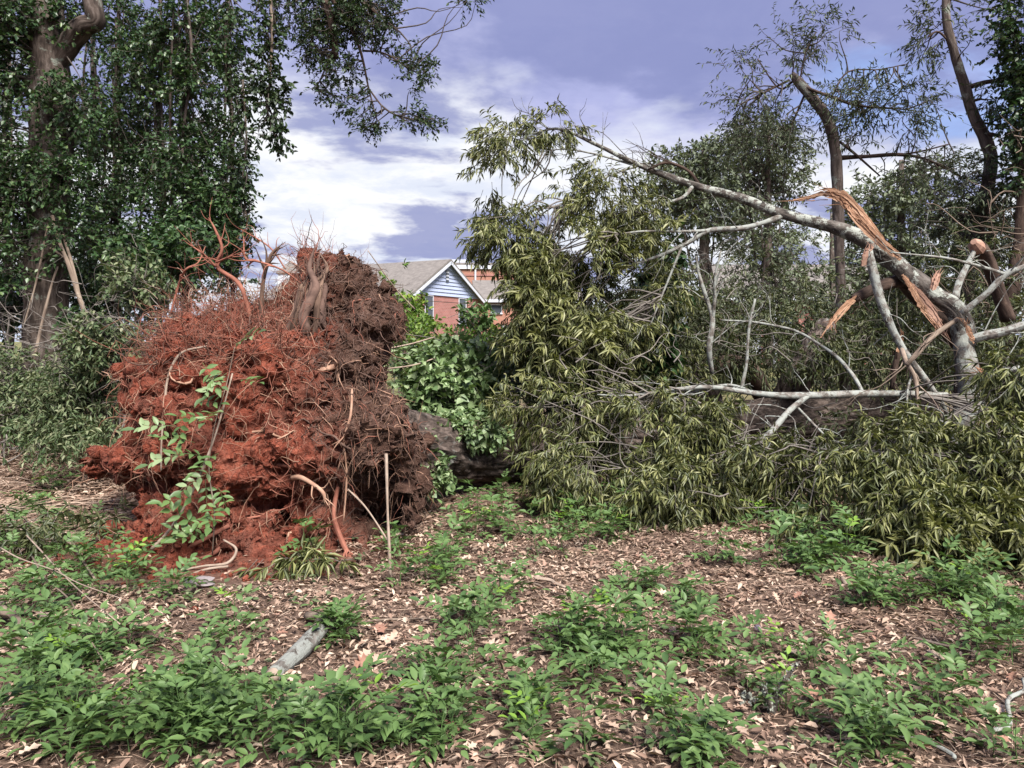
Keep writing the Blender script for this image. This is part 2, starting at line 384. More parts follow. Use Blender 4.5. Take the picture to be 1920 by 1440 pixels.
M_PALEROOT = plain_mat('pale_root', [(.22, .115, .075), (.40, .25, .175)], 12, .8, .004)
M_REDROOT = plain_mat('red_root', [(.15, .052, .034), (.29, .118, .080)], 10, .85, .004)
M_DARKROOT = plain_mat('brown_root', [(.055, .032, .025), (.14, .085, .065)], 10, .9, .004)
M_STONE = plain_mat('pale_stone', [(.15, .125, .12), (.30, .265, .265)], 14, .8, .01)
M_LICHEN = plain_mat('white_lichen', [(.14, .15, .125), (.29, .305, .26)], 30, .9, .004)

# root plate soil: red clay that turns to dark brown topsoil towards the trunk side and the top
def soil_mat():
    m, nt, b, out = new_mat('clay_and_topsoil')
    t = nt.nodes.new('ShaderNodeTexCoord'); s = nt.nodes.new('ShaderNodeSeparateXYZ'); nt.links.new(t.outputs['Object'], s.inputs[0])
    a = noise_n(nt, 1.6, 4, .6); f = noise_n(nt, 11, 6, .7); g = noise_n(nt, 42, 4, .7)
    def mth(op, x, y, z=None):
        n = nt.nodes.new('ShaderNodeMath'); n.operation = op
        for i, v in enumerate((x, y, z)):
            if v is None: continue
            if isinstance(v, (int, float)): n.inputs[i].default_value = v
            else: nt.links.new(v, n.inputs[i])
        return n.outputs[0]
    # brown where x is towards the trunk and high up
    k = mth('MULTIPLY_ADD', s.outputs[0], .9, mth('MULTIPLY_ADD', s.outputs[2], .16, mth('MULTIPLY', a, 1.4)))
    k = mth('MULTIPLY_ADD', f, .30, k)
    mp = nt.nodes.new('ShaderNodeMapRange'); nt.links.new(k, mp.inputs[0]); mp.inputs[1].default_value = -.55; mp.inputs[2].default_value = -.05
    red = ramp(nt, f, [(.085, .021, .013), (.25, .066, .040), (.41, .130, .080)], [.32, .5, .70])
    red = mixc(nt, ramp(nt, g, [(0,) * 3, (.5,) * 3], [.5, .7]), red, (.36, .155, .110))
    brown = ramp(nt, f, [(.034, .018, .013), (.105, .058, .043), (.225, .145, .112)], [.3, .52, .75])
    red = mixc(nt, ramp(nt, noise_n(nt, 4.2, 5, .65, dist=.6), [(0,) * 3, (.85,) * 3], [.46, .66]), red, ramp(nt, f, [(.055, .024, .018), (.15, .062, .045), (.25, .125, .095)], [.3, .5, .72]))
    nt.links.new(mixc(nt, mp.outputs[0], red, brown), b.inputs['Base Color'])
    b.inputs['Roughness'].default_value = .95; b.inputs['Specular IOR Level'].default_value = .1
    bump(nt, b, mixc(nt, .6, f, g), 1.0, .09); return m
M_SOIL = soil_mat()

# forest floor: duff under the leaves, red clay thrown round the root plate, mown field far away
def ground_mat():
    m, nt, b, out = new_mat('forest_floor')
    t = nt.nodes.new('ShaderNodeTexCoord')
    f = noise_n(nt, 26, 8, .75); g = noise_n(nt, 110, 3, .7); a = noise_n(nt, 1.1, 4, .6)
    duff = ramp(nt, f, [(.055, .036, .027), (.15, .10, .075), (.30, .215, .165)], [.3, .5, .72])
    duff = mixc(nt, ramp(nt, g, [(0,) * 3, (.6,) * 3], [.5, .75]), duff, (.30, .21, .165))
    clay = ramp(nt, f, [(.08, .026, .018), (.17, .056, .036), (.28, .11, .07)], [.3, .5, .72])
    v = nt.nodes.new('ShaderNodeVectorMath'); v.operation = 'SUBTRACT'; nt.links.new(t.outputs['Object'], v.inputs[0]); v.inputs[1].default_value = (-2.15, 6.1, 0)
    v2 = nt.nodes.new('ShaderNodeVectorMath'); v2.operation = 'MULTIPLY'; nt.links.new(v.outputs[0], v2.inputs[0]); v2.inputs[1].default_value = (.62, .85, 0)
    ln = nt.nodes.new('ShaderNodeVectorMath'); ln.operation = 'LENGTH'; nt.links.new(v2.outputs[0], ln.inputs[0])
    ad = nt.nodes.new('ShaderNodeMath'); ad.operation = 'MULTIPLY_ADD'; nt.links.new(a, ad.inputs[0]); ad.inputs[1].default_value = .9; nt.links.new(ln.outputs['Value'], ad.inputs[2])
    cm = nt.nodes.new('ShaderNodeMapRange'); nt.links.new(ad.outputs[0], cm.inputs[0]); cm.inputs[1].default_value = 1.50; cm.inputs[2].default_value = 1.0
    c = mixc(nt, cm.outputs[0], duff, clay)
    s = nt.nodes.new('ShaderNodeSeparateXYZ'); nt.links.new(t.outputs['Object'], s.inputs[0])
    fm = nt.nodes.new('ShaderNodeMapRange'); nt.links.new(s.outputs[1], fm.inputs[0]); fm.inputs[1].default_value = 15; fm.inputs[2].default_value = 22
    field = ramp(nt, noise_n(nt, .9, 5), [(.10, .12, .045), (.20, .18, .085)], [.35, .65])
    c = mixc(nt, fm.outputs[0], c, field)
    nt.links.new(c, b.inputs['Base Color']); b.inputs['Roughness'].default_value = .95; b.inputs['Specular IOR Level'].default_value = .1
    bump(nt, b, f, 1.0, .04); return m
M_GROUND = ground_mat()

# ---------------------------------------------------------------- ground
def build_ground():
    t = np.linspace(-1, 1, 241); xs = np.sinh(t * 6.4) / math.sinh(6.4) * 700
    a = np.linspace(0, 1, 230); ys = np.concatenate([-np.linspace(60, 1, 20), 0.5 + (np.exp(a * 6.3) - 1) / (math.exp(6.3) - 1) * 900])
    X, Y = np.meshgrid(xs, ys); Z = gz(X, Y)
    idx = np.arange(X.size).reshape(X.shape)
    f = np.stack([idx[:-1, :-1], idx[:-1, 1:], idx[1:, 1:], idx[1:, :-1]], -1).reshape(-1, 4)
    mb = MB(); mb.add(np.stack([X, Y, Z], -1).reshape(-1, 3), f)
    mb.build('ground', M_GROUND, kind='structure')
build_ground()

# ---------------------------------------------------------------- compound leaves (seedlings and vines share these meshes)
def compound_leaf(seed, pairs, length, lw, mat, stiff=.25):
    r = np.random.default_rng(seed); mb = MB()
    t = np.linspace(0, 1, 7); bend = stiff * length
    rach = np.stack([0 * t, length * t, bend * (t * .5 - t * t)], -1)
    tubes(mb, rach[None], np.linspace(.0016, .0007, 7), 3)
    def at(q): return np.array([0, length * q, bend * (q * .5 - q * q)])
    B, Y, N, L = [], [], [], []
    for i in range(pairs):
        q = .28 + .66 * i / max(pairs - .4, 1)
        for s in (-1, 1):
            B.append(at(q) + [s * .002, r.uniform(-.006, .006), 0])
            Y.append([s * (1.0 + .1 * r.normal()), .62 + .15 * r.normal(), .10 + .2 * r.normal()]); N.append([.22 * r.normal(), .22 * r.normal(), 1])
            L.append(lw * (0.78 + .3 * math.sin(math.pi * (i + .8) / (pairs + .6))) * r.uniform(.85, 1.1))
    B.append(at(1)); Y.append([.1 * r.normal(), 1, -.1]); N.append([.1 * r.normal(), .2, 1]); L.append(lw * 1.1)
    L = np.array(L)
    leaves(mb, T_OVATE, np.array(B), np.array(Y), np.array(N), L, L * r.uniform(.40, .47, len(L)))
    me = mb.mesh('leaf'); me.materials.append(mat); return me
LEAF_G = [compound_leaf(100 + i, 2 + i % 3, .15 + .025 * (i % 4), .066 + .006 * (i % 3), M_SEED, .2 + .12 * (i % 3)) for i in range(9)]
LEAF_Y = [compound_leaf(200 + i, 2 + i % 2, .13, .055, M_SEED2, .25) for i in range(3)]
LEAF_V = [compound_leaf(300 + i, 3 + i % 2, .21, .072, M_PALE if i % 2 else M_SEED, .3) for i in range(4)]

def place_leaf(me, parent, loc, ydir, up=(0, 0, 1), scale=1.0):
    y = Vector(ydir).normalized(); x = y.cross(Vector(up)); x = x.normalized() if x.length > 1e-4 else Vector((1, 0, 0)); z = x.cross(y)
    o = bpy.data.objects.new('leaf', me); col.objects.link(o); o.parent = parent
    m = Matrix((x, y, z)).transposed().to_4x4()
    o.location = loc; o.rotation_mode = 'QUATERNION'; o.rotation_quaternion = m.to_quaternion(); o.scale = (scale,) * 3
    return o

# ---------------------------------------------------------------- the uprooted tree: root plate
OUT = [(160, 868), (195, 846), (252, 808), (234, 760), (216, 692), (272, 676), (298, 650), (318, 612), (360, 592), (425, 588), (495, 575), (545, 556), (560, 530), (572, 470), (592, 456), (606, 470), (616, 500), (626, 474), (652, 470), (682, 482), (700, 512), (736, 562), (737, 605), (709, 650), (706, 720), (750, 765), (782, 815), (778, 900), (772, 985), (735, 1000),
       (690, 1010), (672, 1052), (600, 1060), (520, 1058), (450, 1066), (380, 1088), (300, 1078), (235, 1040), (165, 1000), (240, 985), (268, 950), (250, 905), (175, 892)]
OUTA = np.array(OUT, float)
def in_poly(x, y):
    c = np.zeros(len(x), bool); j = len(OUTA) - 1
    for i in range(len(OUTA)):
        xi, yi = OUTA[i]; xj, yj = OUTA[j]
        c ^= ((yi > y) != (yj > y)) & (x < (xj - xi) * (y - yi) / (yj - yi + 1e-9) + xi); j = i
    return c
def edge_dist(x, y):
    best = np.full(len(x), 1e9)
    for i in range(len(OUTA)):
        a, b = OUTA[i], OUTA[(i + 1) % len(OUTA)]; ab = b - a
        t = np.clip(((x - a[0]) * ab[0] + (y - a[1]) * ab[1]) / (ab @ ab), 0, 1)
        best = np.minimum(best, np.hypot(x - a[0] - t * ab[0], y - a[1] - t * ab[1]))
    return best
CAV = [(705, 955, 50, 80, .60), (300, 895, 42, 40, .45), (205, 885, 34, 26, .4), (405, 535, 26, 16, .25), (640, 960, 30, 40, .25), (560, 760, 22, 22, .18), (460, 920, 22, 30, .2),
       (530, 975, 30, 40, .28), (350, 940, 26, 34, .3), (640, 790, 22, 24, .2), (480, 700, 20, 16, .15), (270, 960, 24, 20, .22)]
def dplate(px, py):
    d = 5.62 + (1060 - py) / 590 * .75 + np.maximum(0, 330 - px) / 220 * .95
    d = d + .42 * sstep(672, 610, py) * sstep(700, 560, px) + .15 * sstep(640, 560, py)
    d = d - .18 * np.exp(-((px - 700) ** 2 / 6000 + (py - 810) ** 2 / 3000)) - .16 * np.exp(-((px - 500) ** 2 / 9000 + (py - 700) ** 2 / 2500))
    d = d + .34 * np.exp(-((px - 560) / 125) ** 2 - ((py - 950) / 52) ** 2) - .14 * np.exp(-((px - 520) / 140) ** 2 - ((py - 850) / 30) ** 2)
    d = d - .12 * np.exp(-((px - 470) ** 2 / 20000 + (py - 1060) ** 2 / 900))
    return d
def build_plate_mesh():
    x = rng.uniform(100, 790, 5200); y = rng.uniform(450, 1095, 5200); k = in_poly(x, y); x, y = x[k], y[k]
    e = edge_dist(x, y); order = np.argsort(-e); acc = []
    for i in order:                                       # big clods first, small ones along the rim
        r = min(max(e[i], 8), 48) * rng.uniform(.75, 1.02)
        if all((x[i] - a[0]) ** 2 + (y[i] - a[1]) ** 2 > (.36 * (r + a[2])) ** 2 for a in acc): acc.append((x[i], y[i], r))
    bm = bmesh.new(); bmesh.ops.create_icosphere(bm, subdivisions=2, radius=1); tv = np.array([v.co[:] for v in bm.verts]); tf_ = np.array([[v.index for v in f.verts] for f in bm.faces]); bm.free()
    ball = MB()
    for (px, py, r) in acc:
        d = float(dplate(px, py)) + (48 - r) / F * 6 * .6 + rng.uniform(-.06, .06)
        for (cx, cy, a, b, push) in CAV:
            q = ((px - cx) / a) ** 2 + ((py - cy) / b) ** 2
            if q < 1.4: d += 1.5 * push * (1.4 - q)
        rm = r / F * d
        c = P(px, py, d)
        for k in range(2):
            m = Matrix.Translation(c + np.array([rng.normal() * .03, k * (.30 + rm * .5), -k * .05])) @ Matrix.Rotation(rng.uniform(0, 6), 4, 'Z') @ Matrix.Diagonal((rm * rng.uniform(.85, 1.15), rm * rng.uniform(.8, 1.2), rm * rng.uniform(.85, 1.15), 1))
            mm = np.array(m); ball.add(tv @ mm[:3, :3].T + mm[:3, 3], tf_)
    me = ball.mesh('tmp_plate')
    o = bpy.data.objects.new('tmp_plate', me); col.objects.link(o)
    md = o.modifiers.new('r', 'REMESH'); md.mode = 'VOXEL'; md.voxel_size = .0163; md.use_smooth_shade = True
    dg = bpy.context.evaluated_depsgraph_get(); ev = o.evaluated_get(dg); me2 = bpy.data.meshes.new_from_object(ev)
    bpy.data.objects.remove(o); bpy.data.meshes.remove(me)
    n = len(me2.vertices); v = np.empty(n * 3, np.float32); me2.vertices.foreach_get('co', v); v = v.reshape(-1, 3).astype(float)
    nr = np.empty(n * 3, np.float32); me2.vertex_normals.foreach_get('vector', nr); nr = nr.reshape(-1, 3)
    w = v + .12 * np.stack([fbm(v * 2.5, 2, 41), fbm(v * 2.5, 2, 42), fbm(v * 2.5, 2, 43)], -1)
    sq = w * np.array([1, 1, .62])                         # soil and hair hang in vertical folds
    fold = v * np.array([1, 1, .30]) + .05 * np.stack([fbm(v * 5, 2, 44), fbm(v * 5, 2, 45), 0 * v[:, 0]], -1)
    shelf = w * np.array([.55, .55, 1.5])
    disp = .085 * fbm(w * 3.0, 5, 51, .62) - .055 * np.abs(vnoise(shelf * 4.2, 58)) + .030 * fbm(fold * 12, 3, 53) - .10 * np.clip(vnoise(w * 4.8, 52) - .42, 0, 1) / .4 + .040 * (np.abs(vnoise(sq * 15, 55)) - .3) + .026 * (np.abs(vnoise(w * 31, 57)) - .3) + .014 * fbm(w * 55, 2, 59)
    v = v + nr * disp[:, None]
    v[:, 2] = np.maximum(v[:, 2], gz(v[:, 0], v[:, 1]) - .05)
    me2.vertices.foreach_set('co', v.astype(np.float32).ravel()); me2.update()
    me2.polygons.foreach_set('use_smooth', np.full(len(me2.polygons), True)); me2.name = 'root_plate'
    me2.materials.clear()
    return me2
FALLEN = thing('fallen_tree', G(470, 1060), 'big uprooted oak lying on its side with red clay root plate facing the viewer', 'tree')
plate_me = build_plate_mesh()
PLATE = mkobj('root_plate', plate_me, M_SOIL, FALLEN, label='tall plate of red clay and brown topsoil torn up with the roots')
bm = bmesh.new(); bm.from_mesh(plate_me); BV = BVHTree.FromBMesh(bm); bm.free()
pv = np.empty(len(plate_me.vertices) * 3, np.float32); plate_me.vertices.foreach_get('co', pv); pv = pv.reshape(-1, 3).astype(float)
pn = np.empty(len(plate_me.vertices) * 3, np.float32); plate_me.vertex_normals.foreach_get('vector', pn); pn = pn.reshape(-1, 3).astype(float)
def brownness(p): return sstep(-.72, -.42, .9 * p[0] + .16 * p[2] + .6)
def crawl(p, d, n, step, lift, wander, grav, hang_after=99):
    """a root that follows the soil surface, then hangs free"""
    path = [np.array(p)]; d = np.array(d, float)
    for i in range(n - 1):
        d = d + rng.normal(size=3) * wander; d[2] -= grav; d /= np.linalg.norm(d)
        q = path[-1] + d * step
        if i < hang_after:
            loc, nr, _, dist = BV.find_nearest(Vector(q))
            if loc is not None and dist < .25:
                q = np.array(loc) + np.array(nr) * lift
                e = q - path[-1]; l = np.linalg.norm(e)
                if l > 1e-5: d = .5 * d + .5 * e / l
        path.append(q)
    return np.array(path)
front = np.where((pn[:, 1] < .25) & (pv[:, 2] > .12))[0]
# roots one can follow, each its own piece
def surf_root(i, kind):
    p = pv[i]; nr = pn[i]
    d = nr * .3 + rdirs(1)[0] * .7 + np.array([0, -.2, -.5 if kind else 0])
    n = int(rng.integers(12, 26)); r0 = float(rng.uniform(.004, .012)) if kind == 0 else float(rng.uniform(.0028, .0065))
    path = crawl(p - nr * .02, d, n, rng.uniform(.028, .05), r0 * .5, .45, .14 if kind else .05, int(rng.integers(6, 30)))
    path = curve(path[::2], 2)
    mb = MB(); r = r0 * np.linspace(1, .25, len(path)) * (1 + .12 * rng.normal(size=len(path)))
    tubes(mb, path[None], r[None], 5)
    for _ in range(int(rng.integers(2, 7))):             # side rootlets
        a = int(rng.integers(2, len(path) - 2)); sp = crawl(path[a], rdirs(1)[0] + [0, -.3, -.3], 7, .03, .003, .5, .15, 4)
        tubes(mb, sp[None], (r[a] * .5 * np.linspace(1, .2, 7))[None], 4)
    b = brownness(p)
    mat = M_DARKROOT if rng.uniform() < b * .75 else (M_PALEROOT if rng.uniform() < .45 else M_REDROOT)
    mb.build('root', mat, PLATE)
for k, i in enumerate(rng.choice(front, 230, replace=False)): surf_root(i, k % 3)
def root_px(pix, mat, sides=7, rough=.25, wig=.03, name='root', label=None):
    mb = MB(); pts = PP(pix); pts[1:-1] += rng.normal(size=(len(pts) - 2, 3)) * wig
    rad = [q[3] * (.40 if min(t[1] for t in pix) < 500 else .52) / F * q[2] for q in pix]; p, r = limb_mesh(mb, pts, rad, sides, 6, rough, True, .35)
    for k in range(8):
        a = int(rng.integers(len(p) // 3, len(p) - 1)); d = unit(p[a] - p[a - 1]) * .8 + rdirs(1)[0] * .8; l = rng.uniform(.06, .2)
        tubes(mb, curve([p[a], p[a] + d * l * .5 + rng.normal(size=3) * .02, p[a] + d * l + rng.normal(size=3) * .03], 3)[None], np.linspace(r[a] * .6, .0012, 7)[None], 4)
    o = mb.build(name, mat, PLATE, label=label); return o
D1 = 6.45
for pix, mat in [
    ([(470, 600, D1, 11), (445, 540, D1, 10), (403, 497, D1, 8), (411, 466, D1, 6), (403, 436, D1 + .05, 5), (391, 408, D1 + .1, 2)], M_REDROOT),
    ([(405, 500, D1, 6), (383, 471, D1 - .05, 4), (350, 455, D1 - .1, 1.5)], M_REDROOT),
    ([(575, 540, D1, 10), (535, 504, D1, 9), (484, 499, D1 - .05, 7), (459, 476, D1 - .05, 5), (457, 444, D1, 2)], M_REDROOT),
    ([(535, 504, D1, 6), (505, 461, D1 + .1, 4), (452, 430, D1 + .1, 1.5)], M_REDROOT),
    ([(405, 492, D1, 5), (434, 476, D1 - .05, 4), (468, 468, D1 - .1, 2)], M_REDROOT),
    ([(320, 590, D1, 7), (330, 530, D1, 5), (352, 505, D1 - .1, 4), (375, 490, D1 - .1, 3), (385, 462, D1, 1.5)], M_REDROOT),
    ([(490, 600, D1, 15), (498, 530, D1, 13), (508, 490, D1, 11), (521, 464, D1, 8)], M_STUMP),
    ([(540, 650, 6.05, 12), (556, 620, 6.1, 11), (575, 585, 6.25, 9)], M_STUMP),
    ([(640, 672, 5.95, 8), (628, 682, 5.9, 12), (612, 692, 5.85, 10)], M_PALEROOT),
    ([(548, 895, 5.72, 9), (575, 908, 5.6, 9), (596, 922, 5.5, 6), (610, 945, 5.5, 3)], M_PALEROOT),
    ([(560, 880, 5.75, 5), (520, 868, 5.7, 8), (470, 872, 5.7, 6), (440, 865, 5.75, 3)], M_REDROOT),
    ([(636, 900, 5.8, 6), (636, 960, 5.7, 7), (640, 1010, 5.6, 10), (660, 1050, 5.5, 12)], M_REDROOT),
    ([(660, 730, 5.8, 4), (655, 775, 5.7, 6), (650, 830, 5.68, 5), (646, 900, 5.66, 4), (644, 980, 5.64, 2)], M_PALEROOT),
    ([(440, 930, 5.72, 6), (380, 950, 5.72, 6), (320, 975, 5.75, 5), (280, 990, 5.8, 3)], M_REDROOT),
    ([(430, 985, 5.62, 7), (370, 1010, 5.6, 7), (310, 1035, 5.6, 5), (265, 1045, 5.6, 3)], M_REDROOT),
    ([(420, 1015, 5.58, 6), (380, 1040, 5.52, 6), (330, 1060, 5.5, 5), (290, 1075, 5.5, 3)], M_REDROOT),
    ([(300, 790, 6.2, 7), (250, 840, 6.4, 9), (200, 860, 6.6, 7), (165, 870, 6.7, 3)], M_REDROOT)]:
    root_px(pix, mat)
# stubs of the big roots at the top of the plate
def stub(pix, mat, label):
    mb = MB(); pts = PP(pix); rad = [q[3] * .85 / F * q[2] for q in pix]
    limb_mesh(mb, pts, rad, 26, 14, .35, True, .5, (2.4, 4, .45)); mb.build('root_stub', mat, PLATE, label=label)
def root_bundle():
    # fibrous column: many stout strands twisted side by side, broken off unevenly at the top
    for k in range(15):
        u = rng.uniform(-.5, .5); top_y = 462 + 90 * abs(u) * rng.uniform(.2, 1.8) + rng.uniform(0, 26); dz = rng.uniform(-.02, .14) + .35 * u * u; w_ = 7
        pix = [(570 + 110 * u, 665 + rng.uniform(-15, 15), 6.45), (574 + 80 * u + rng.normal() * w_, 632 + rng.uniform(-14, 14), 6.06 + dz), (578 + 50 * u + rng.normal() * w_, 590, 6.04 + dz), (584 + 40 * u + rng.normal() * w_, 540, 6.12 + dz), (592 + 36 * u + rng.normal() * w_, (540 + top_y) / 2, 6.22 + dz), (594 + 40 * u + rng.normal() * 4, top_y, 6.3 + dz)]
        mb = MB(); limb_mesh(mb, PP(pix), np.array([.030, .030, .026, .024, .020, .006]) * rng.uniform(.45, 1.35), 10, 8, .4, True, .7)
        mb.build('root_strand', M_STUMP if k % 2 else M_DARKROOT, PLATE)
    pa = []
    for k in range(130):
        px, py = rng.uniform(556, 612), rng.uniform(475, 640); a = P(px, py, 5.98 + (640 - py) / 180 * .3 + rng.uniform(-.03, .06)); pa.append(curve([a, a + rng.normal(size=3) * .03 + [0, 0, -.05], a + rng.normal(size=3) * .05 + [0, -.02, -.13]], 3))
    mb = MB(); tubes(mb, np.array(pa), np.linspace(1, .3, 7)[None] * rng.uniform(.0015, .005, (130, 1)), 4); mb.build('root_hairs', M_DARKROOT, PLATE, kind='stuff')
root_bundle()

# the matted hair roots, too many to count
def hairs(n, mat, sel, ln, r0, grav, wander, hang, lift=.004, rise=0):
    paths = []
    for i in rng.choice(sel, n):
        p = pv[i]; nr = pn[i]; m = 7
        d = nr * rng.uniform(.2, 1.1) + rdirs(1)[0] * .8 + [0, 0, rise]
        st = ln * rng.uniform(.4, 1.4) / m
        paths.append(crawl(p, d, m, st, lift, wander, grav, int(rng.integers(*hang))))
    mb = MB(); tubes(mb, np.array(paths), np.array([[1, 1, .9, .8, .65, .5, .25]]) * (r0 * rng.uniform(.5, 1.5, (n, 1))), 3)
    o = mb.build('root_hairs', mat, PLATE, kind='stuff')
bsel = np.array([i for i in front if brownness(pv[i]) > rng.uniform(.2, .8)]); rsel = np.array([i for i in front if brownness(pv[i]) < rng.uniform(.2, .8)])
hairs(850, M_REDROOT, rsel, .30, .0028, .16, .35, (0, 9))
hairs(420, M_PALEROOT, rsel, .34, .0030, .22, .30, (0, 9))
hairs(1500, M_DARKROOT, bsel, .28, .0030, .22, .35, (0, 7))
hairs(260, M_PALEROOT, bsel, .36, .0026, .24, .28, (0, 7))
# brush of red rootlets along the upper rim of the clay
top = np.array([i for i in rsel if pv[i][2] > 1.38])
hairs(1300, M_REDROOT, top, .50, .0030, .015, .45, (0, 2), rise=.6)
hairs(200, M_PALEROOT, top, .46, .0032, .04, .5, (0, 2), rise=.3)
hairs(420, M_DARKROOT, top, .46, .0034, .02, .5, (0, 2), rise=.5)
edge = np.array([i for i in front if pv[i][2] > 1.2 and brownness(pv[i]) > .5])
hairs(900, M_DARKROOT, edge, .20, .0032, .16, .45, (0, 3))
low = np.array([i for i in front if .35 < pv[i][2] < 1.5])
hairs(500, M_PALEROOT, low, .40, .0026, .30, .30, (2, 6))
hairs(500, M_REDROOT, low, .38, .0028, .30, .30, (2, 6))
# crumbs that stick to the torn face
def crumbs(n, s0, s1):
    i = rng.choice(front, n); c = pv[i] + pn[i] * rng.uniform(-.2, .8, n)[:, None] * s0; s = s0 + (s1 - s0) * rng.uniform(0, 1, n) ** 3
    o = np.array([[1, 0, 0], [-1, 0, 0], [0, 1, 0], [0, -1, 0], [0, 0, 1], [0, 0, -1]], float); f = np.array([[0, 2, 4], [2, 1, 4], [1, 3, 4], [3, 0, 4], [2, 0, 5], [1, 2, 5], [3, 1, 5], [0, 3, 5]])
    v = c[:, None] + (o[None] + rng.normal(size=(n, 6, 3)) * .35) * s[:, None, None]
    mb = MB(); mb.add(v.reshape(-1, 3), (f[None] + (np.arange(n) * 6)[:, None, None]).reshape(-1, 3)); mb.build('soil_crumbs', M_SOIL, PLATE, False, kind='stuff')
crumbs(9000, .006, .032)
# crumbs and clods of clay, loose on and under the plate
def clods(name, n, cen, spread, size, mat, parent=None, **tags):
    mb = MB(); bmx = bmesh.new(); bmesh.ops.create_icosphere(bmx, subdivisions=1, radius=1)
    tv = np.array([v.co[:] for v in bmx.verts]); tf = np.array([[v.index for v in f.verts] for f in bmx.faces]); bmx.free()
    for k in range(n):
        x = cen[0] + rng.normal() * spread[0]; y = cen[1] + rng.normal() * spread[1]; s = size * rng.uniform(.3, 1.0) ** 2
        v = tv * (1 + .35 * vnoise(tv * 1.7 + k * 3.1, 3))[:, None] * s * rng.uniform(.6, 1.2, 3)
        mb.add(v + [x, y, gzs(x, y) + s * .3], tf)
    return mb.build(name, mat, parent, smooth=False, **tags)
clods('clay_crumbs', 420, (-2.0, 5.45), (.75, .28), .035, M_SOIL, label='loose red clay crumbs spilled along the foot of the root plate', kind='stuff')
clods('clay_crumbs', 160, (-3.2, 6.3), (.4, .35), .04, M_SOIL, label='dark red clay crumbs in the hollow beside the root plate', kind='stuff')
# grey root thatch and fresh shoots on the upper ledge
def thatch():
    pa = []
    for k in range(240):
        px, py = (rng.uniform(430, 600), rng.uniform(530, 620)) if k % 3 else (rng.uniform(290, 450), rng.uniform(540, 640))
        a = P(px, py, float(dplate(px, py)) - rng.uniform(.0, .2)); d = rdirs(1)[0]; d[1] -= .2; l = rng.uniform(.08, .28)
        pa.append(curve([a, a + d * l * .5 + rng.normal(size=3) * .03, a + d * l + [0, 0, -.04]], 3))
    mb = MB(); tubes(mb, np.array(pa), np.linspace(1, .4, 7)[None] * rng.uniform(.0015, .0045, (240, 1)), 4); mb.build('root_thatch', M_STRAW, PLATE, kind='stuff')
thatch()

# ---------------------------------------------------------------- the uprooted tree: trunk
def fallen_trunk():
    pix = [(640, 800, 6.5, 70), (760, 835, 7.1, 62), (880, 845, 7.8, 56), (1080, 828, 8.5, 50), (1290, 803, 9.2, 44), (1500, 785, 9.8, 38), (1640, 780, 10.2, 35), (1740, 772, 10.5, 32)]
    mb = MB(); pts = PP(pix); rad = [q[3] / F * q[2] for q in pix]
    limb_mesh(mb, pts, rad, 84, 44, .03, True, .10, (7.0, 2.6, .20))
    return mb.build('trunk', M_LOG, FALLEN, label='long furrowed brown trunk lying behind the foliage')
TRUNK = fallen_trunk()
def stubs():
    for pix in ([(1470, 775, 9.7, 30), (1485, 735, 9.6, 29), (1500, 706, 9.5, 27), (1516, 676, 9.6, 25), (1534, 640, 9.8, 23), (1550, 610, 10, 16)], [(1330, 800, 9.4, 36), (1315, 745, 9.2, 33), (1308, 712, 9.1, 30), (1318, 688, 9.1, 22), (1338, 676, 9.2, 8)]):
        mb = MB(); limb_mesh(mb, PP(pix), [q[3] / F * q[2] for q in pix], 60, 24, .04, True, .12, (5, 2.6, .20))
        mb.build('limb_stub', M_LOG, FALLEN)
    limb('limb', [(1330, 690, 9.15, 24), (1375, 682, 9.3, 27), (1410, 700, 9.6, 30), (1430, 740, 10, 30)], M_DARKBARK, FALLEN, 16)  # dark limb added to stand in for a dark hollow
stubs()
for nm, pix, mt in [
    ('limb', [(1775, 742, 7.2, 11), (1650, 738, 7.15, 11), (1500, 742, 7.1, 12), (1420, 738, 7.1, 10), (1330, 726, 7.15, 8), (1250, 733, 7.2, 6), (1180, 742, 7.2, 4), (1120, 740, 7.2, 2)], M_GREYBARK),
    ('limb', [(1515, 742, 7.1, 9), (1480, 770, 7.0, 10), (1450, 805, 6.9, 10), (1425, 828, 6.9, 8), (1392, 840, 6.9, 6)], M_GREYBARK),
    ('limb', [(1490, 758, 7.05, 4), (1520, 790, 7.0, 4), (1545, 815, 6.95, 3)], M_GREYBARK),
    ('limb', [(1430, 745, 7.12, 5), (1370, 722, 7.2, 5), (1300, 735, 7.2, 4), (1230, 765, 7.2, 3), (1180, 790, 7.2, 2)], M_GREYBARK),
    ('limb', [(1620, 740, 7.3, 6), (1600, 705, 7.5, 6), (1570, 670, 7.7, 6), (1535, 645, 7.9, 5), (1490, 620, 8.1, 5), (1420, 605, 8.3, 4), (1350, 600, 8.4, 2)], M_GREYBARK),
    ('limb', [(1335, 700, 8.3, 8), (1330, 655, 8.2, 8), (1336, 600, 8.2, 8), (1325, 560, 8.2, 6), (1312, 520, 8.2, 5), (1305, 480, 8.2, 3)], M_GREYBARK),
    ('limb', [(1336, 600, 8.2, 6), (1340, 560, 8.15, 5), (1341, 520, 8.1, 4), (1352, 470, 8.1, 2)], M_GREYBARK),
    ('limb', [(1390, 730, 8.0, 6), (1400, 680, 8.0, 5), (1404, 620, 8.0, 5), (1416, 560, 8.0, 3)], M_GREYBARK),
    ('limb', [(1740, 800, 6.3, 10), (1775, 795, 6.15, 9), (1790, 830, 6.05, 9), (1795, 870, 6.0, 8), (1780, 905, 6.0, 6)], M_GREYBARK),
    ('limb', [(1690, 640, 7.6, 11), (1680, 680, 7.6, 9), (1672, 730, 7.6, 8)], M_DARKBARK)]:
    limb(nm, pix, mt, FALLEN, 8, twigs=5)
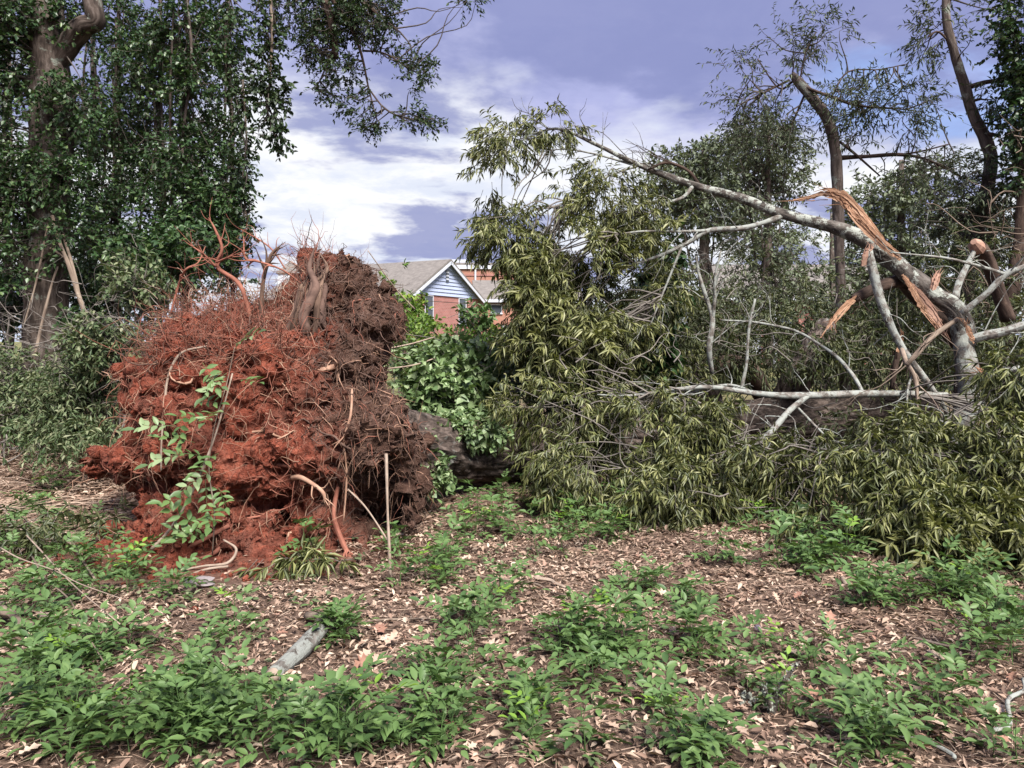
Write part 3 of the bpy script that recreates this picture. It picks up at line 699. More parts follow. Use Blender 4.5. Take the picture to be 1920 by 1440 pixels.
limb_fork = [(1762, 560, 7.9, 26), (1700, 528, 7.8, 24), (1648, 538, 7.6, 17), (1600, 562, 7.5, 13)]

# ---------------------------------------------------------------- the broken tree
BROKEN = thing('broken_tree', P(1790, 860, 7.4), 'grey oak trunk snapped at the top with splintered orange wood and an arching leafy limb', 'tree')
limb('trunk', [(1775, 905, 7.3, 46), (1790, 830, 7.3, 44), (1822, 745, 7.35, 40), (1812, 690, 7.4, 34), (1806, 650, 7.45, 32), (1802, 615, 7.5, 30), (1792, 575, 7.55, 26)], M_GREYTRUNK, BROKEN, 24, 10, .08, .16, (3, 2.5, .12), .52)
ARCH, arch_path = limb('limb', [(1660, 480, 7.66, 25), (1625, 452, 7.75, 24), (1560, 425, 7.9, 20), (1470, 402, 8.05, 16), (1390, 372, 8.15, 13), (1300, 347, 8.2, 10), (1200, 310, 8.3, 8), (1120, 272, 8.35, 6), (1050, 242, 8.4, 4), (1000, 250, 8.4, 3), (950, 252, 8.4, 2)], M_LIMBBARK, BROKEN, 16, 8, .10, .14, twigs=26, label='long arching limb with grey lichen')
limb('limb', [(1808, 650, 7.5, 30), (1794, 585, 7.5, 29), (1738, 543, 7.55, 30), (1680, 494, 7.64, 28), (1640, 465, 7.7, 25)], M_LIMBBARK, BROKEN, 30, 12, .12, .2, (3, 2.5, .22), label='thick dark lower end of the arching limb')
BR = [
    ([(1470, 404, 8.05, 9), (1430, 418, 8.0, 8), (1390, 428, 8.0, 8), (1330, 432, 8.0, 7), (1290, 455, 8.0, 6), (1240, 478, 8.0, 5), (1190, 495, 8.0, 3)], M_GREYBARK),
    ([(1335, 432, 8.0, 5), (1280, 434, 7.95, 4), (1200, 434, 7.9, 3), (1130, 445, 7.9, 1.5)], M_GREYBARK),
    ([(1300, 348, 8.2, 6), (1280, 370, 8.1, 5), (1240, 385, 8.1, 4), (1200, 410, 8.1, 3), (1160, 425, 8.1, 2)], M_GREYBARK),
    ([(1310, 345, 8.2, 5), (1290, 320, 8.2, 4), (1250, 305, 8.2, 4), (1215, 318, 8.2, 2.5)], M_DARKBARK),
    ([(1200, 310, 8.3, 4), (1140, 330, 8.3, 3), (1090, 365, 8.25, 2), (1040, 390, 8.25, 1.5)], M_GREYBARK),
    ([(1190, 310, 8.3, 4), (1120, 290, 8.5, 3), (1060, 280, 8.5, 2), (1010, 285, 8.5, 1.2)], M_GREYBARK),
    ([(1280, 458, 8.0, 4), (1255, 520, 8.0, 3.5), (1235, 570, 8.0, 3), (1215, 620, 8.0, 2)], M_GREYBARK),
    ([(1628, 470, 7.4, 12), (1640, 520, 7.35, 13), (1655, 575, 7.3, 13), (1690, 650, 7.25, 12), (1738, 715, 7.2, 9), (1768, 760, 7.2, 7), (1785, 800, 7.2, 5)], M_GREYBARK),
    ([(1690, 652, 7.25, 8), (1700, 680, 7.1, 7), (1716, 710, 7.05, 7), (1722, 770, 7.0, 5)], M_PALESTICK),
    ([(1712, 700, 7.1, 4), (1702, 730, 7.05, 4), (1700, 770, 7.0, 3)], M_GREYBARK),
    ([(1806, 648, 7.45, 16), (1835, 632, 7.35, 14), (1880, 622, 7.3, 13), (1950, 600, 7.2, 11)], M_GREYBARK),
    ([(1835, 735, 7.3, 12), (1855, 708, 7.2, 10), (1890, 695, 7.1, 9), (1950, 685, 7.0, 8)], M_GREYBARK),
    ([(1802, 588, 7.3, 11), (1850, 550, 7.2, 10), (1885, 515, 7.15, 9), (1925, 498, 7.1, 7), (1980, 470, 7.0, 5)], M_GREYBARK),
    ([(1885, 514, 7.15, 5), (1840, 500, 7.1, 5), (1775, 484, 7.1, 4), (1720, 478, 7.1, 3), (1668, 473, 7.1, 2)], M_GREYBARK),
    ([(1795, 598, 7.4, 7), (1750, 630, 7.2, 8), (1715, 668, 7.0, 8), (1700, 685, 7.0, 6)], M_VINE),
    ([(1790, 560, 7.6, 12), (1800, 525, 7.65, 10), (1822, 480, 7.7, 8), (1830, 455, 7.75, 5)], M_GREYBARK),
    (limb_fork, M_DARKBARK),
    ([(1800, 640, 7.75, 30), (1755, 590, 7.8, 34), (1710, 545, 7.85, 28), (1680, 515, 7.85, 18)], M_DARKBARK)]  # last one: dark limb added in place of black shade
paths = [arch_path]
for pix, mt in BR:
    o, p = limb('limb', pix, mt, BROKEN, 9, twigs=5); paths.append(p)
limb('cut_stub', [(1890, 600, 8.0, 22), (1868, 535, 7.95, 22), (1850, 485, 7.85, 22), (1836, 462, 7.75, 21)], M_DARKBARK, BROKEN, 16, 6, .08, .1)
def wood_end(pix, r, name='cut_end'):
    a, b = P(*pix[0]), P(*pix[1]); mb = MB(); limb_mesh(mb, np.array([a, (a + b) / 2, b]), [r, r * 1.0, r * .55], 9, 3, .35, True, .9)
    mb.build(name, M_PINK, BROKEN, smooth=False, label='fresh pale orange broken end')
wood_end([(1838, 466, 7.76), (1826, 453, 7.66)], .078)
def splinter(pix, width, strips=4, mat=M_WOOD, name='splinter', seed=0):
    """torn flat strips of wood lying edge to edge, wide in the middle, of unequal length"""
    r_ = np.random.default_rng(seed); pts = PP(pix); mb = MB(); q0 = curve(pts, 8); n0 = len(q0)
    t0 = unit(np.gradient(q0, axis=0)); s0 = unit(np.cross(t0, [0.1, 1, .25])); v0 = np.cross(t0, s0)
    prof = np.interp(np.linspace(0, 1, n0), [0, .3, .55, .8, 1], [.55, .8, 1, .75, .35]) * width
    for s in range(strips):
        n = n0 if s == strips // 2 else int(n0 * r_.uniform(.5, 1)); k0 = int(r_.uniform(0, .12) * n0); sl = slice(k0, n); m = n - k0
        c = q0[sl] + s0[sl] * (((s + .5) / strips - .5) * prof[sl])[:, None] + v0[sl] * (r_.normal() * .012)
        w = prof[sl] / strips * 1.5 * np.minimum(1, np.linspace(m * .12, 0.02, m)) * (1 + .35 * r_.normal(size=m)); th = np.full(m, .010 + .008 * r_.uniform())
        u, v = s0[sl], unit(v0[sl] + s0[sl] * r_.normal() * .3)
        ring = np.stack([c + u * w[:, None] * .5 + v * th[:, None] * .5, c - u * w[:, None] * .5 + v * th[:, None] * .5, c - u * w[:, None] * .5 - v * th[:, None] * .5, c + u * w[:, None] * .5 - v * th[:, None] * .5], 1)
        idx = np.arange(m * 4).reshape(-1, 4); nx = np.roll(idx, -1, 1)
        f = np.concatenate([np.stack([idx[:-1], nx[:-1], nx[1:], idx[1:]], -1).reshape(-1, 4), [[3, 2, 1, 0]], [[m * 4 - 4, m * 4 - 3, m * 4 - 2, m * 4 - 1]]])
        L = np.cumsum(np.linalg.norm(np.gradient(c, axis=0), axis=1))
        uv = np.stack([np.broadcast_to(np.array([.03, 0, 0, .03]) + s * .031, (m, 4)), np.broadcast_to(L[:, None], (m, 4))], -1).reshape(-1, 2)
        mb.add(ring.reshape(-1, 3), f, uv)
    for k in range(9):
        a = int(r_.uniform(.45, .92) * n0); d = t0[a] * .9 + r_.normal(size=3) * .35; l = width * r_.uniform(.5, 1.6); c = q0[a] + s0[a] * prof[a] * r_.uniform(-.5, .5)
        tubes(mb, np.array([c, c + d * l * .5, c + d * l + r_.normal(size=3) * .02])[None], np.array([.005, .003, .0008])[None], 4)
    return mb.build(name, mat, BROKEN, smooth=False)
splinter([(1672, 478, 7.5), (1640, 440, 7.5), (1612, 405, 7.55), (1578, 372, 7.6), (1545, 364, 7.65), (1505, 374, 7.7), (1455, 377, 7.75)], .13, 6, seed=1)
splinter([(1690, 486, 7.42), (1650, 452, 7.44), (1618, 420, 7.5), (1592, 392, 7.55), (1575, 378, 7.6)], .10, 5, seed=2)
splinter([(1606, 558, 7.48), (1585, 575, 7.4), (1560, 603, 7.35), (1538, 634, 7.3)], .085, 5, seed=3)
splinter([(1692, 515, 7.4), (1712, 545, 7.4), (1735, 585, 7.4), (1762, 622, 7.35)], .06, 4, seed=4)
splinter([(1700, 530, 7.5), (1730, 560, 7.5), (1758, 600, 7.45), (1780, 640, 7.4)], .09, 5, M_PINK, seed=5)
splinter([(1622, 500, 7.38), (1626, 480, 7.36), (1632, 462, 7.36)], .10, 4, M_PINK, seed=6)
splinter([(1748, 545, 7.3), (1755, 525, 7.3), (1763, 505, 7.35)], .07, 4, M_PINK, seed=7)
splinter([(1826, 640, 7.3), (1815, 620, 7.25), (1806, 598, 7.2)], .08, 3, seed=8)
splinter([(1850, 720, 7.2), (1840, 700, 7.2), (1830, 690, 7.2)], .06, 3, seed=9)
splinter([(1682, 660, 7.5), (1688, 640, 7.5), (1692, 622, 7.45)], .05, 3, seed=10)

# foliage: sprays of long narrow leaves
SPRAY = []
for i in range(7):
    ml, mt = MB(), MB()
    sprays(ml, None, np.zeros((1, 3)), np.array([[0, 1., 0]]), 15 + i % 4, .26, .125, .024, .45, .65, T_LANCE, .003, 0.15, .25)
    tubes(ml, np.array([[[0, 0, 0], [0, .13, -.01], [0, .26, -.04]]]), np.array([.0035, .0025, .001]), 3)
    me = ml.mesh('leaf_spray'); me.materials.append(M_WILLOW); SPRAY.append(me)
def foliage(parent, blobs, n_parts, gap, seed, limbs, mat=M_WILLOW, k=14, L=.105, W=.0185, droop=.85, twig=.24, name='crown', outward=.9, links=True, twmat=M_TWIG, mult=1.5, tpl=T_LANCE):
    q, c = blob_points([(*b[:6], int(b[6] * mult)) for b in blobs], gap, 2.4, seed)
    D = unit(q - c) * outward + rdirs(len(q)) * .6; D[:, 1] -= .25; D[:, 2] -= .30
    D = unit(D)
    order = np.argsort(q[:, 1] + rng.uniform(0, .5, len(q)))
    near, far = order[:n_parts], order[n_parts:]
    for i in near:
        y = Vector(D[i]); u = Vector(rdirs(1)[0] * .5 + [0, -.3, 1]); x = y.cross(u).normalized(); z = x.cross(y)
        o = bpy.data.objects.new('leaf_spray', SPRAY[int(rng.integers(0, 7))]); col.objects.link(o); o.parent = parent
        o.location = Vector(q[i]) - parent.location; o.rotation_mode = 'QUATERNION'
        o.rotation_quaternion = Matrix((x, y, z)).transposed().to_quaternion(); o.scale = (float(rng.uniform(.8, 1.35)) * L / .125,) * 3
    ml, mt = MB(), MB()
    sprays(ml, mt, q[far], D[far], k, twig, L, W, droop, .8, tpl, .003, .25, .25)
    if links and len(limbs):                               # branchlets that carry the sprays
        LP = np.concatenate(limbs); sel = rng.choice(len(q), max(len(q) // 26, 1), replace=False); pa = []
        for i in sel:
            d2 = np.linalg.norm(LP - q[i], axis=1); j = np.argsort(d2)[int(rng.integers(0, min(12, len(LP))))]
            if d2[j] > 1.9: continue
            a, b = LP[j], q[i]; m1 = a + (b - a) * .35 + rng.normal(size=3) * .05 + [0, 0, .08 * d2[j]]; m2 = a + (b - a) * .7 + rng.normal(size=3) * .05 + [0, 0, .07 * d2[j]]
            pa.append(curve([a, m1, m2, b], 3))
        if pa: tubes(mt, np.array(pa), np.linspace(.009, .003, 10), 4)
    mt.build('branchlets', twmat, parent, kind='stuff')
    return ml.build(name, mat, parent, kind='stuff')
F1 = [(965, 262, 8.4, 70, 32, .3, 55), (930, 335, 8.4, 42, 55, .3, 60), (1030, 345, 8.4, 60, 55, .3, 55), (1040, 235, 8.4, 40, 25, .2, 26), (1150, 300, 8.4, 70, 45, .3, 36), (1130, 375, 8.3, 90, 50, .3, 80),
      (950, 440, 8.4, 65, 50, .4, 150), (1080, 465, 8.3, 110, 75, .5, 420), (1205, 420, 8.3, 70, 55, .4, 80), (1000, 545, 8.3, 62, 85, .5, 380), (1110, 580, 8.3, 110, 85, .6, 520), (1055, 655, 8.3, 105, 60, .6, 380),
      (1225, 560, 8.6, 60, 85, .5, 100), (1235, 680, 8.8, 90, 55, .6, 170)]
foliage(BROKEN, F1, 150, -.16, 61, paths)
fpaths = [PP([(1775, 742, 7.2), (1650, 738, 7.15), (1500, 742, 7.1), (1330, 726, 7.15), (1180, 742, 7.2)]), PP([(1392, 840, 6.9), (1300, 880, 6.9), (1200, 880, 7.0)]), PP([(1500, 850, 6.6), (1650, 850, 6.4), (1800, 850, 6.2)])]
fpaths = [curve(p, 8) for p in fpaths]
F2 = [(990, 765, 7.5, 55, 45, .4, 120), (1075, 755, 7.5, 105, 60, .5, 260), (1020, 850, 7.3, 40, 50, .4, 80), (1110, 860, 7.1, 115, 80, .5, 380), (1240, 800, 7.1, 105, 65, .5, 280), (1255, 915, 6.75, 115, 70, .45, 400),
      (1350, 820, 6.95, 80, 65, .4, 230), (1395, 920, 6.45, 120, 70, .4, 400), (1525, 870, 6.3, 115, 60, .4, 360), (1555, 955, 6.05, 105, 65, .4, 360), (1680, 855, 6.1, 105, 70, .4, 380), (1715, 960, 5.8, 115, 90, .4, 460),
      (1850, 890, 5.8, 105, 95, .4, 400), (1862, 1010, 5.55, 100, 80, .35, 360), (1765, 1025, 5.55, 80, 55, .3, 200), (1905, 705, 6.2, 36, 45, .3, 80), (1720, 810, 6.5, 60, 35, .3, 60), (1970, 890, 6.0, 90, 140, .5, 260), (2090, 900, 6.4, 100, 120, .5, 300), (1440, 955, 6.15, 90, 60, .3, 220), (1460, 880, 6.5, 80, 50, .3, 150)]
foliage(FALLEN, F2, 150, -.16, 67, fpaths)
# deeper leaves between trunk and foliage, shade put into their darker colour
F3 = [(1520, 645, 9.2, 60, 34, .2, 110), (1345, 668, 8.8, 60, 26, .2, 90), (1420, 680, 9.0, 60, 20, .2, 50), (1200, 640, 10.0, 90, 60, .6, 260), (1500, 610, 11.5, 160, 50, .7, 260), (1330, 640, 10.8, 90, 60, .7, 200), (1700, 580, 11.2, 110, 60, .7, 220), (1450, 640, 10.4, 180, 80, .9, 420), (1640, 660, 10.2, 150, 90, .9, 420), (1280, 600, 9.6, 110, 110, .8, 330), (1150, 690, 9.2, 150, 90, .8, 420), (1820, 540, 9.4, 120, 100, .8, 300), (1560, 560, 11, 130, 60, .8, 200), (1400, 540, 11.5, 130, 70, .8, 220), (1880, 640, 8.6, 90, 80, .6, 240), (1680, 820, 8.6, 220, 60, .8, 330), (1350, 860, 8.0, 200, 60, .6, 330), (1020, 800, 8.6, 110, 70, .5, 240)]
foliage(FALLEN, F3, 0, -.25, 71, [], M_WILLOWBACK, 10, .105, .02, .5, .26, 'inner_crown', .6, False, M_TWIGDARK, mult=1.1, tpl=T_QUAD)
def tangle(parent, n, boxes, mat, r0, ln, name='twigs', **tags):
    pa = []
    for k in range(n):
        px, py, d, rx, ry, rd = boxes[k % len(boxes)]
        a = P(px + rng.uniform(-rx, rx), py + rng.uniform(-ry, ry), d + rng.uniform(-rd, rd)); dr = rdirs(1)[0]; dr[2] = abs(dr[2]) * .5 + .1 * rng.normal(); dr[1] *= .5
        l = ln * rng.uniform(.4, 1.4); b = a + dr * l; pa.append(curve([a, a + dr * l * .35 + rng.normal(size=3) * .06 * l, a + dr * l * .7 + rng.normal(size=3) * .10 * l, b], 3))
    mb = MB(); tubes(mb, np.array(pa), np.linspace(1, .3, 10)[None] * (r0 * rng.uniform(.4, 1.5, (n, 1))), 4)
    return mb.build(name, mat, parent, kind='stuff', **tags)
tangle(FALLEN, 150, [(1200, 720, 7.4, 150, 50, .4), (1450, 640, 9.5, 200, 80, .8), (1650, 700, 8.4, 180, 80, .8), (1500, 880, 6.6, 350, 80, .4), (1250, 560, 8.6, 120, 120, .6)], M_TWIG, .006, .7, 'bare_twigs')

# ---------------------------------------------------------------- standing trees behind the fall
def tree(name, foot, label, group=None): return thing(name, foot, label, 'tree', group)
def leafy(parent, blobs, mat, k, L, W, tpl=T_LANCE, gap=-.1, gs=1.6, seed=1, droop=.25, twig=.3, spread=.9, twmat=M_TWIGDARK, tr=.004, name='crown', links=None, shell=.55, up=.9):
    q, c = blob_points(blobs, gap, gs, seed, shell); D = unit(q - c) * .6 + rdirs(len(q)) * .7
    ml, mt = MB(), MB(); sprays(ml, mt, q, D, k, twig, L, W, droop, spread, tpl, tr, .15, .1, up)
    if links is not None:
        LP = np.concatenate(links); pa = []
        for i in rng.choice(len(q), max(len(q) // 6, 1), replace=False):
            d2 = np.linalg.norm(LP - q[i], axis=1); j = np.argsort(d2)[int(rng.integers(0, min(10, len(LP))))]
            a, b = LP[j], q[i]; l = d2[j]
            pa.append(curve([a, a + (b - a) * .35 + rng.normal(size=3) * .06 * l, a + (b - a) * .7 + rng.normal(size=3) * .06 * l, b], 3))
        tubes(mt, np.array(pa), np.linspace(.012, .003, 10), 4)
    mt.build('twigs', twmat, parent, kind='stuff')
    return ml.build(name, mat, parent, kind='stuff')

SNAG = tree('snapped_tree', P(1585, 800, 11), 'tall bent snag with its top broken off behind the arching limb')
_, s0 = limb('trunk', [(1588, 800, 11, 17), (1580, 640, 11, 16), (1575, 500, 11, 16), (1571, 370, 11, 17), (1567, 290, 11, 16), (1553, 228, 11, 18), (1523, 183, 11, 17), (1496, 152, 11, 15), (1484, 138, 11, 9)], M_OAKBARK, SNAG, 14, 8, .08, .1)
sp = [s0]
for pix in ([(1575, 296, 11, 7), (1630, 293, 10.9, 6), (1690, 290, 10.8, 6), (1740, 300, 10.8, 4), (1800, 330, 10.8, 2)], [(1690, 290, 10.8, 4), (1730, 283, 10.7, 3), (1780, 270, 10.7, 2)],
            [(1500, 160, 11, 6), (1560, 182, 10.8, 5), (1610, 198, 10.8, 4), (1700, 205, 10.7, 2)], [(1560, 180, 10.8, 3), (1590, 135, 10.7, 2.5), (1650, 130, 10.7, 2), (1700, 120, 10.6, 1.5)],
            [(1490, 150, 11, 4), (1460, 165, 11.2, 3), (1420, 110, 11.2, 1.5)], [(1510, 175, 11, 4), (1480, 240, 11.2, 3), (1440, 290, 11.2, 2)],
            [(1574, 265, 11, 5), (1605, 290, 10.9, 4), (1650, 330, 10.9, 2.5)], [(1480, 150, 11, 4), (1440, 170, 11, 3), (1380, 200, 11, 1.5)], [(1500, 150, 11, 3), (1510, 100, 11, 2), (1530, 60, 11, 1.2)]):
    _, p = limb('limb', pix, M_DARKBARK, SNAG, 7); sp.append(p)
leafy(SNAG, [(1500, 90, 11, 90, 60, .7, 150), (1420, 190, 11, 80, 60, .6, 130), (1640, 190, 10.8, 110, 50, .6, 260), (1640, 240, 10.8, 80, 35, .5, 170), (1440, 260, 11.2, 80, 60, .6, 220), (1700, 200, 10.8, 70, 60, .5, 120), (1740, 320, 10.8, 90, 40, .5, 130), (1390, 120, 11, 40, 40, .4, 40)],
      M_SNAGLEAF, 8, .095, .019, T_QUAD, -.02, 2.4, 5, .5, .32, .8, links=sp)
CROOK = tree('crooked_tree', P(1812, 800, 9.6), 'tall crooked leaning tree with bare side branches, top out of view')
_, c0 = limb('trunk', [(1800, 800, 9.6, 24), (1806, 640, 9.6, 20), (1815, 540, 9.6, 18), (1828, 470, 9.6, 17), (1845, 380, 9.6, 18), (1858, 305, 9.6, 20), (1848, 262, 9.6, 20), (1825, 215, 9.6, 18), (1808, 160, 9.6, 16), (1790, 100, 9.6, 14), (1775, 40, 9.6, 12), (1776, -20, 9.6, 13), (1790, -120, 9.6, 11)], M_OAKBARK, CROOK, 16, 8, .08, .12)
cp = [c0]
for pix in ([(1812, 165, 9.6, 8), (1845, 155, 9.5, 7), (1880, 148, 9.4, 6), (1930, 130, 9.3, 4)], [(1845, 250, 9.6, 6), (1860, 252, 9.5, 7), (1875, 256, 9.5, 6)], [(1838, 230, 9.6, 4), (1870, 235, 9.5, 3), (1910, 250, 9.4, 2)],
            [(1822, 190, 9.6, 6), (1840, 185, 9.5, 5)], [(1778, 5, 9.6, 7), (1790, -20, 9.5, 6), (1830, -60, 9.4, 4)], [(1790, 90, 9.6, 4), (1760, 60, 9.6, 3), (1740, 70, 9.6, 2)]):
    _, p = limb('limb', pix, M_DARKBARK, CROOK, 8); cp.append(p)
leafy(CROOK, [(1755, 60, 9.6, 40, 50, .4, 110), (1800, 90, 9.6, 30, 40, .4, 50), (1860, 30, 9.5, 60, 40, .5, 130), (1870, 180, 9.4, 40, 60, .4, 50), (1830, 350, 9.6, 80, 60, .6, 160), (1790, 420, 9.8, 90, 70, .6, 230), (1870, 480, 9.6, 70, 70, .5, 170)], M_SNAGLEAF, 8, .095, .02, T_QUAD, -.05, 2.2, 8, .5, .3, .8, links=cp)
IVYR = tree('ivy_covered_tree', P(1905, 840, 9), 'dark ivy covered trunk at the edge beside the crooked tree')
limb('trunk', [(1890, 840, 9, 24), (1888, 620, 9, 22), (1905, 500, 9, 19), (1918, 380, 9, 18), (1928, 200, 9, 18), (1935, -60, 9, 18)], M_DARKBARK, IVYR, 14)
leafy(IVYR, [(1925, 60, 9, 48, 110, .35, 420), (1930, 210, 9, 46, 110, .35, 420), (1925, 330, 9, 34, 70, .3, 180), (1960, 120, 9, 70, 240, .5, 300)], M_IVY, 9, .06, .045, T_QUAD, -.3, 2.2, 13, .4, .22)
tangle(IVYR, 70, [(1900, 400, 8.9, 30, 200, .3), (1890, 500, 8.9, 50, 120, .3)], M_VINE, .008, .9, 'hanging_vines')

# far trees, each with trunk, limbs and crown
def far_tree(px, base, d, trunk_px, top, blobs, mat, label, seed, L=.20, k=9, gap=-.02, gs=.7, lean=0):
    t = tree('oak_tree', P(px, base, d), label, 'oaks standing beyond the fallen tree')
    _, p0 = limb('trunk', [(px, base, d, trunk_px * 1.2), (px + lean * .3, (base + top) / 2 + 40, d, trunk_px), (px + lean, top, d, trunk_px * .5)], M_OAKBARK, t, 10, ws=1)
    ps = [p0]
    for b in blobs:
        _, p = limb('limb', [(px + lean * .4, base + (top - base) * rng.uniform(.3, .6), d, trunk_px * .5), ((px + b[0]) / 2, (b[1] + base) / 2 - 20, d + rng.uniform(-.5, .5), trunk_px * .35), (b[0], b[1], b[2], trunk_px * .12)], M_OAKBARK, t, 6); ps.append(p)
    leafy(t, blobs, mat, k, L * .9, L * .42, T_QUAD, gap, gs, seed, .2, L * 2.6, .9, tr=.012, links=ps)
far_tree(1320, 700, 26, 9, 270, [(1270, 330, 26, 70, 50, 1.6, 330), (1350, 300, 26, 60, 40, 1.5, 260), (1330, 390, 26, 110, 60, 1.8, 420), (1270, 460, 26, 90, 60, 1.6, 300), (1390, 470, 26, 90, 70, 1.6, 330), (1340, 545, 26, 120, 50, 1.6, 280)], M_FAR, 'pale leafy oak rising behind the arching limb', 21)
far_tree(1440, 690, 22, 8, 230, [(1420, 270, 22, 60, 50, 1.2, 260), (1470, 330, 22, 70, 60, 1.3, 320), (1400, 350, 22, 60, 50, 1.2, 220), (1460, 440, 22, 80, 60, 1.3, 260), (1500, 520, 22, 80, 50, 1.3, 200), (1400, 560, 22, 90, 60, 1.3, 240)], M_FAR, 'dark green oak just in front of the pale one', 22, .16)
far_tree(1690, 700, 24, 9, 300, [(1660, 380, 24, 80, 50, 1.5, 240), (1740, 350, 24, 70, 50, 1.4, 240), (1690, 450, 24, 110, 60, 1.6, 330), (1640, 520, 24, 100, 60, 1.5, 280), (1770, 440, 24, 80, 70, 1.5, 260), (1740, 540, 24, 110, 60, 1.5, 300), (1640, 600, 24, 120, 50, 1.5, 240)], M_FAR, 'dark leafy oak standing between the snag and the crooked tree', 23)
far_tree(1860, 700, 28, 9, 320, [(1840, 420, 28, 90, 60, 1.6, 240), (1900, 480, 28, 90, 70, 1.6, 260), (1850, 560, 28, 100, 60, 1.6, 240), (1960, 380, 28, 90, 90, 1.6, 260)], M_FAR, 'grey green oak behind the ivy covered tree', 24)
far_tree(1560, 690, 34, 7, 400, [(1560, 460, 34, 90, 50, 2, 240), (1500, 530, 34, 80, 40, 2, 160), (1620, 560, 34, 90, 50, 2, 220)], M_FAR, 'small pale oak in front of the porch house', 25)
far_tree(1215, 690, 36, 7, 420, [(1220, 500, 36, 90, 70, 2, 320), (1180, 580, 36, 90, 50, 2, 280), (1270, 590, 36, 80, 50, 2, 200)], M_FARDARK, 'rounded dark oak beyond the hanging foliage', 26)

# ---------------------------------------------------------------- ivy hung wood
BIG = tree('ivy_hung_tree', P(88, 720, 10.4), 'thickest trunk of the wood, hung with ivy and leaning vines')
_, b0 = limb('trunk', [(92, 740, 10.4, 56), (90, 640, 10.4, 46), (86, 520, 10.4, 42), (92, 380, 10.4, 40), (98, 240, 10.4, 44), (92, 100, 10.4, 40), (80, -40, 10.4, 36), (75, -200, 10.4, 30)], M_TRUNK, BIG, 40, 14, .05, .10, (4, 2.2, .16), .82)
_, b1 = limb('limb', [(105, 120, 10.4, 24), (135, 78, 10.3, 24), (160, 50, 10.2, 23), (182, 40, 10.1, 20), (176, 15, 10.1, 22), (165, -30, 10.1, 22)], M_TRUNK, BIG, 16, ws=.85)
leafy(BIG, [(10, 120, 10.2, 50, 130, .6, 420), (70, 130, 9.9, 40, 90, .3, 90), (40, 300, 10.0, 50, 50, .4, 170), (150, 200, 10.2, 40, 60, .4, 110), (20, 380, 10.0, 50, 60, .5, 180), (100, 330, 9.9, 55, 45, .35, 120), (150, 340, 10.2, 50, 50, .5, 130), (15, 500, 9.9, 30, 70, .4, 120), (130, 30, 10.3, 50, 50, .4, 120), (-60, 300, 10, 60, 300, .6, 500), (20, 20, 10, 80, 60, .5, 260), (140, 450, 10, 40, 60, .4, 130)], M_IVY, 11, .070, .045, T_QUAD, -.22, 1.9, 31, .45, .30, links=[b0, b1])
def ivy_tree(px, d, hw, blobs, label, seed, mat=M_IVY, wob=10, gap=-.18):
    t = tree('vine_covered_tree', P(px, 720, d), label, 'vine covered trees of the wood')
    pix = [(px + wob * rng.normal() * .5, y, d, hw * (1 + (y - 300) / 1600)) for y in (720, 600, 480, 360, 240, 120, 0, -140)]
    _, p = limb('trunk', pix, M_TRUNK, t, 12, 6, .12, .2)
    leafy(t, [(*b[:6], int(b[6] * (.92 if b[1] < 380 else 1.0))) for b in blobs], mat, 11, .070, .046, T_QUAD, gap, 1.7, seed, .4, .30, links=[p])
    for k in range(2):
        y0 = rng.uniform(-60, 200); off = rng.uniform(-1, 1) * hw * 2.5
        limb('vine', [(px + off, y0, d - .2, 3), (px + off * .7 + rng.normal() * 8, y0 + 150, d - .25, 4), (px + off * 1.2 + rng.normal() * 8, y0 + 300, d - .2, 4), (px + off * .9, y0 + 480, d - .2, 5)], M_TRUNK, t, 6, 5)
    return t
ivy_tree(350, 11, 11, [(340, 60, 11, 80, 80, .6, 420), (370, 190, 10.9, 70, 80, .5, 420), (360, 310, 10.8, 75, 80, .5, 420), (375, 430, 10.6, 66, 80, .5, 430), (400, 350, 10.6, 50, 90, .4, 330), (300, 500, 10.6, 70, 60, .4, 240)], 'vine draped tree standing closest to the open sky', 41)
ivy_tree(300, 11.8, 7, [(290, 120, 11.8, 60, 110, .5, 380), (280, 280, 11.8, 60, 80, .5, 330), (270, 420, 11.6, 80, 70, .5, 380)], 'thin vine draped trunk second from the open sky', 42)
ivy_tree(225, 12.4, 8, [(230, 80, 12.4, 60, 90, .6, 330), (220, 240, 12.4, 60, 90, .6, 330), (215, 400, 12.2, 70, 80, .6, 360), (200, 530, 12, 80, 60, .6, 300)], 'slim vine draped trunk midway between the thick trunk and the sky gap', 43)
ivy_tree(170, 12.8, 8, [(180, 250, 12.8, 60, 90, .6, 260), (170, 430, 12.6, 60, 90, .6, 330), (150, 560, 12.4, 70, 60, .6, 230)], 'slim dark trunk close behind the thickest trunk', 44)
ivy_tree(430, 12, 6, [(420, 60, 12, 50, 70, .5, 260), (425, 170, 12, 40, 70, .5, 200), (430, 280, 12, 28, 60, .4, 120), (425, 430, 11.4, 36, 70, .4, 200)], 'leafy thin trunk at the very edge of the wood', 45)
ivy_tree(10, 13.5, 9, [(0, 300, 13.5, 90, 260, .7, 420), (60, 480, 13.2, 90, 100, .7, 330), (-80, 200, 13.5, 100, 300, .7, 400)], 'shaded trunk deep in the wood behind the thickest trunk', 46)
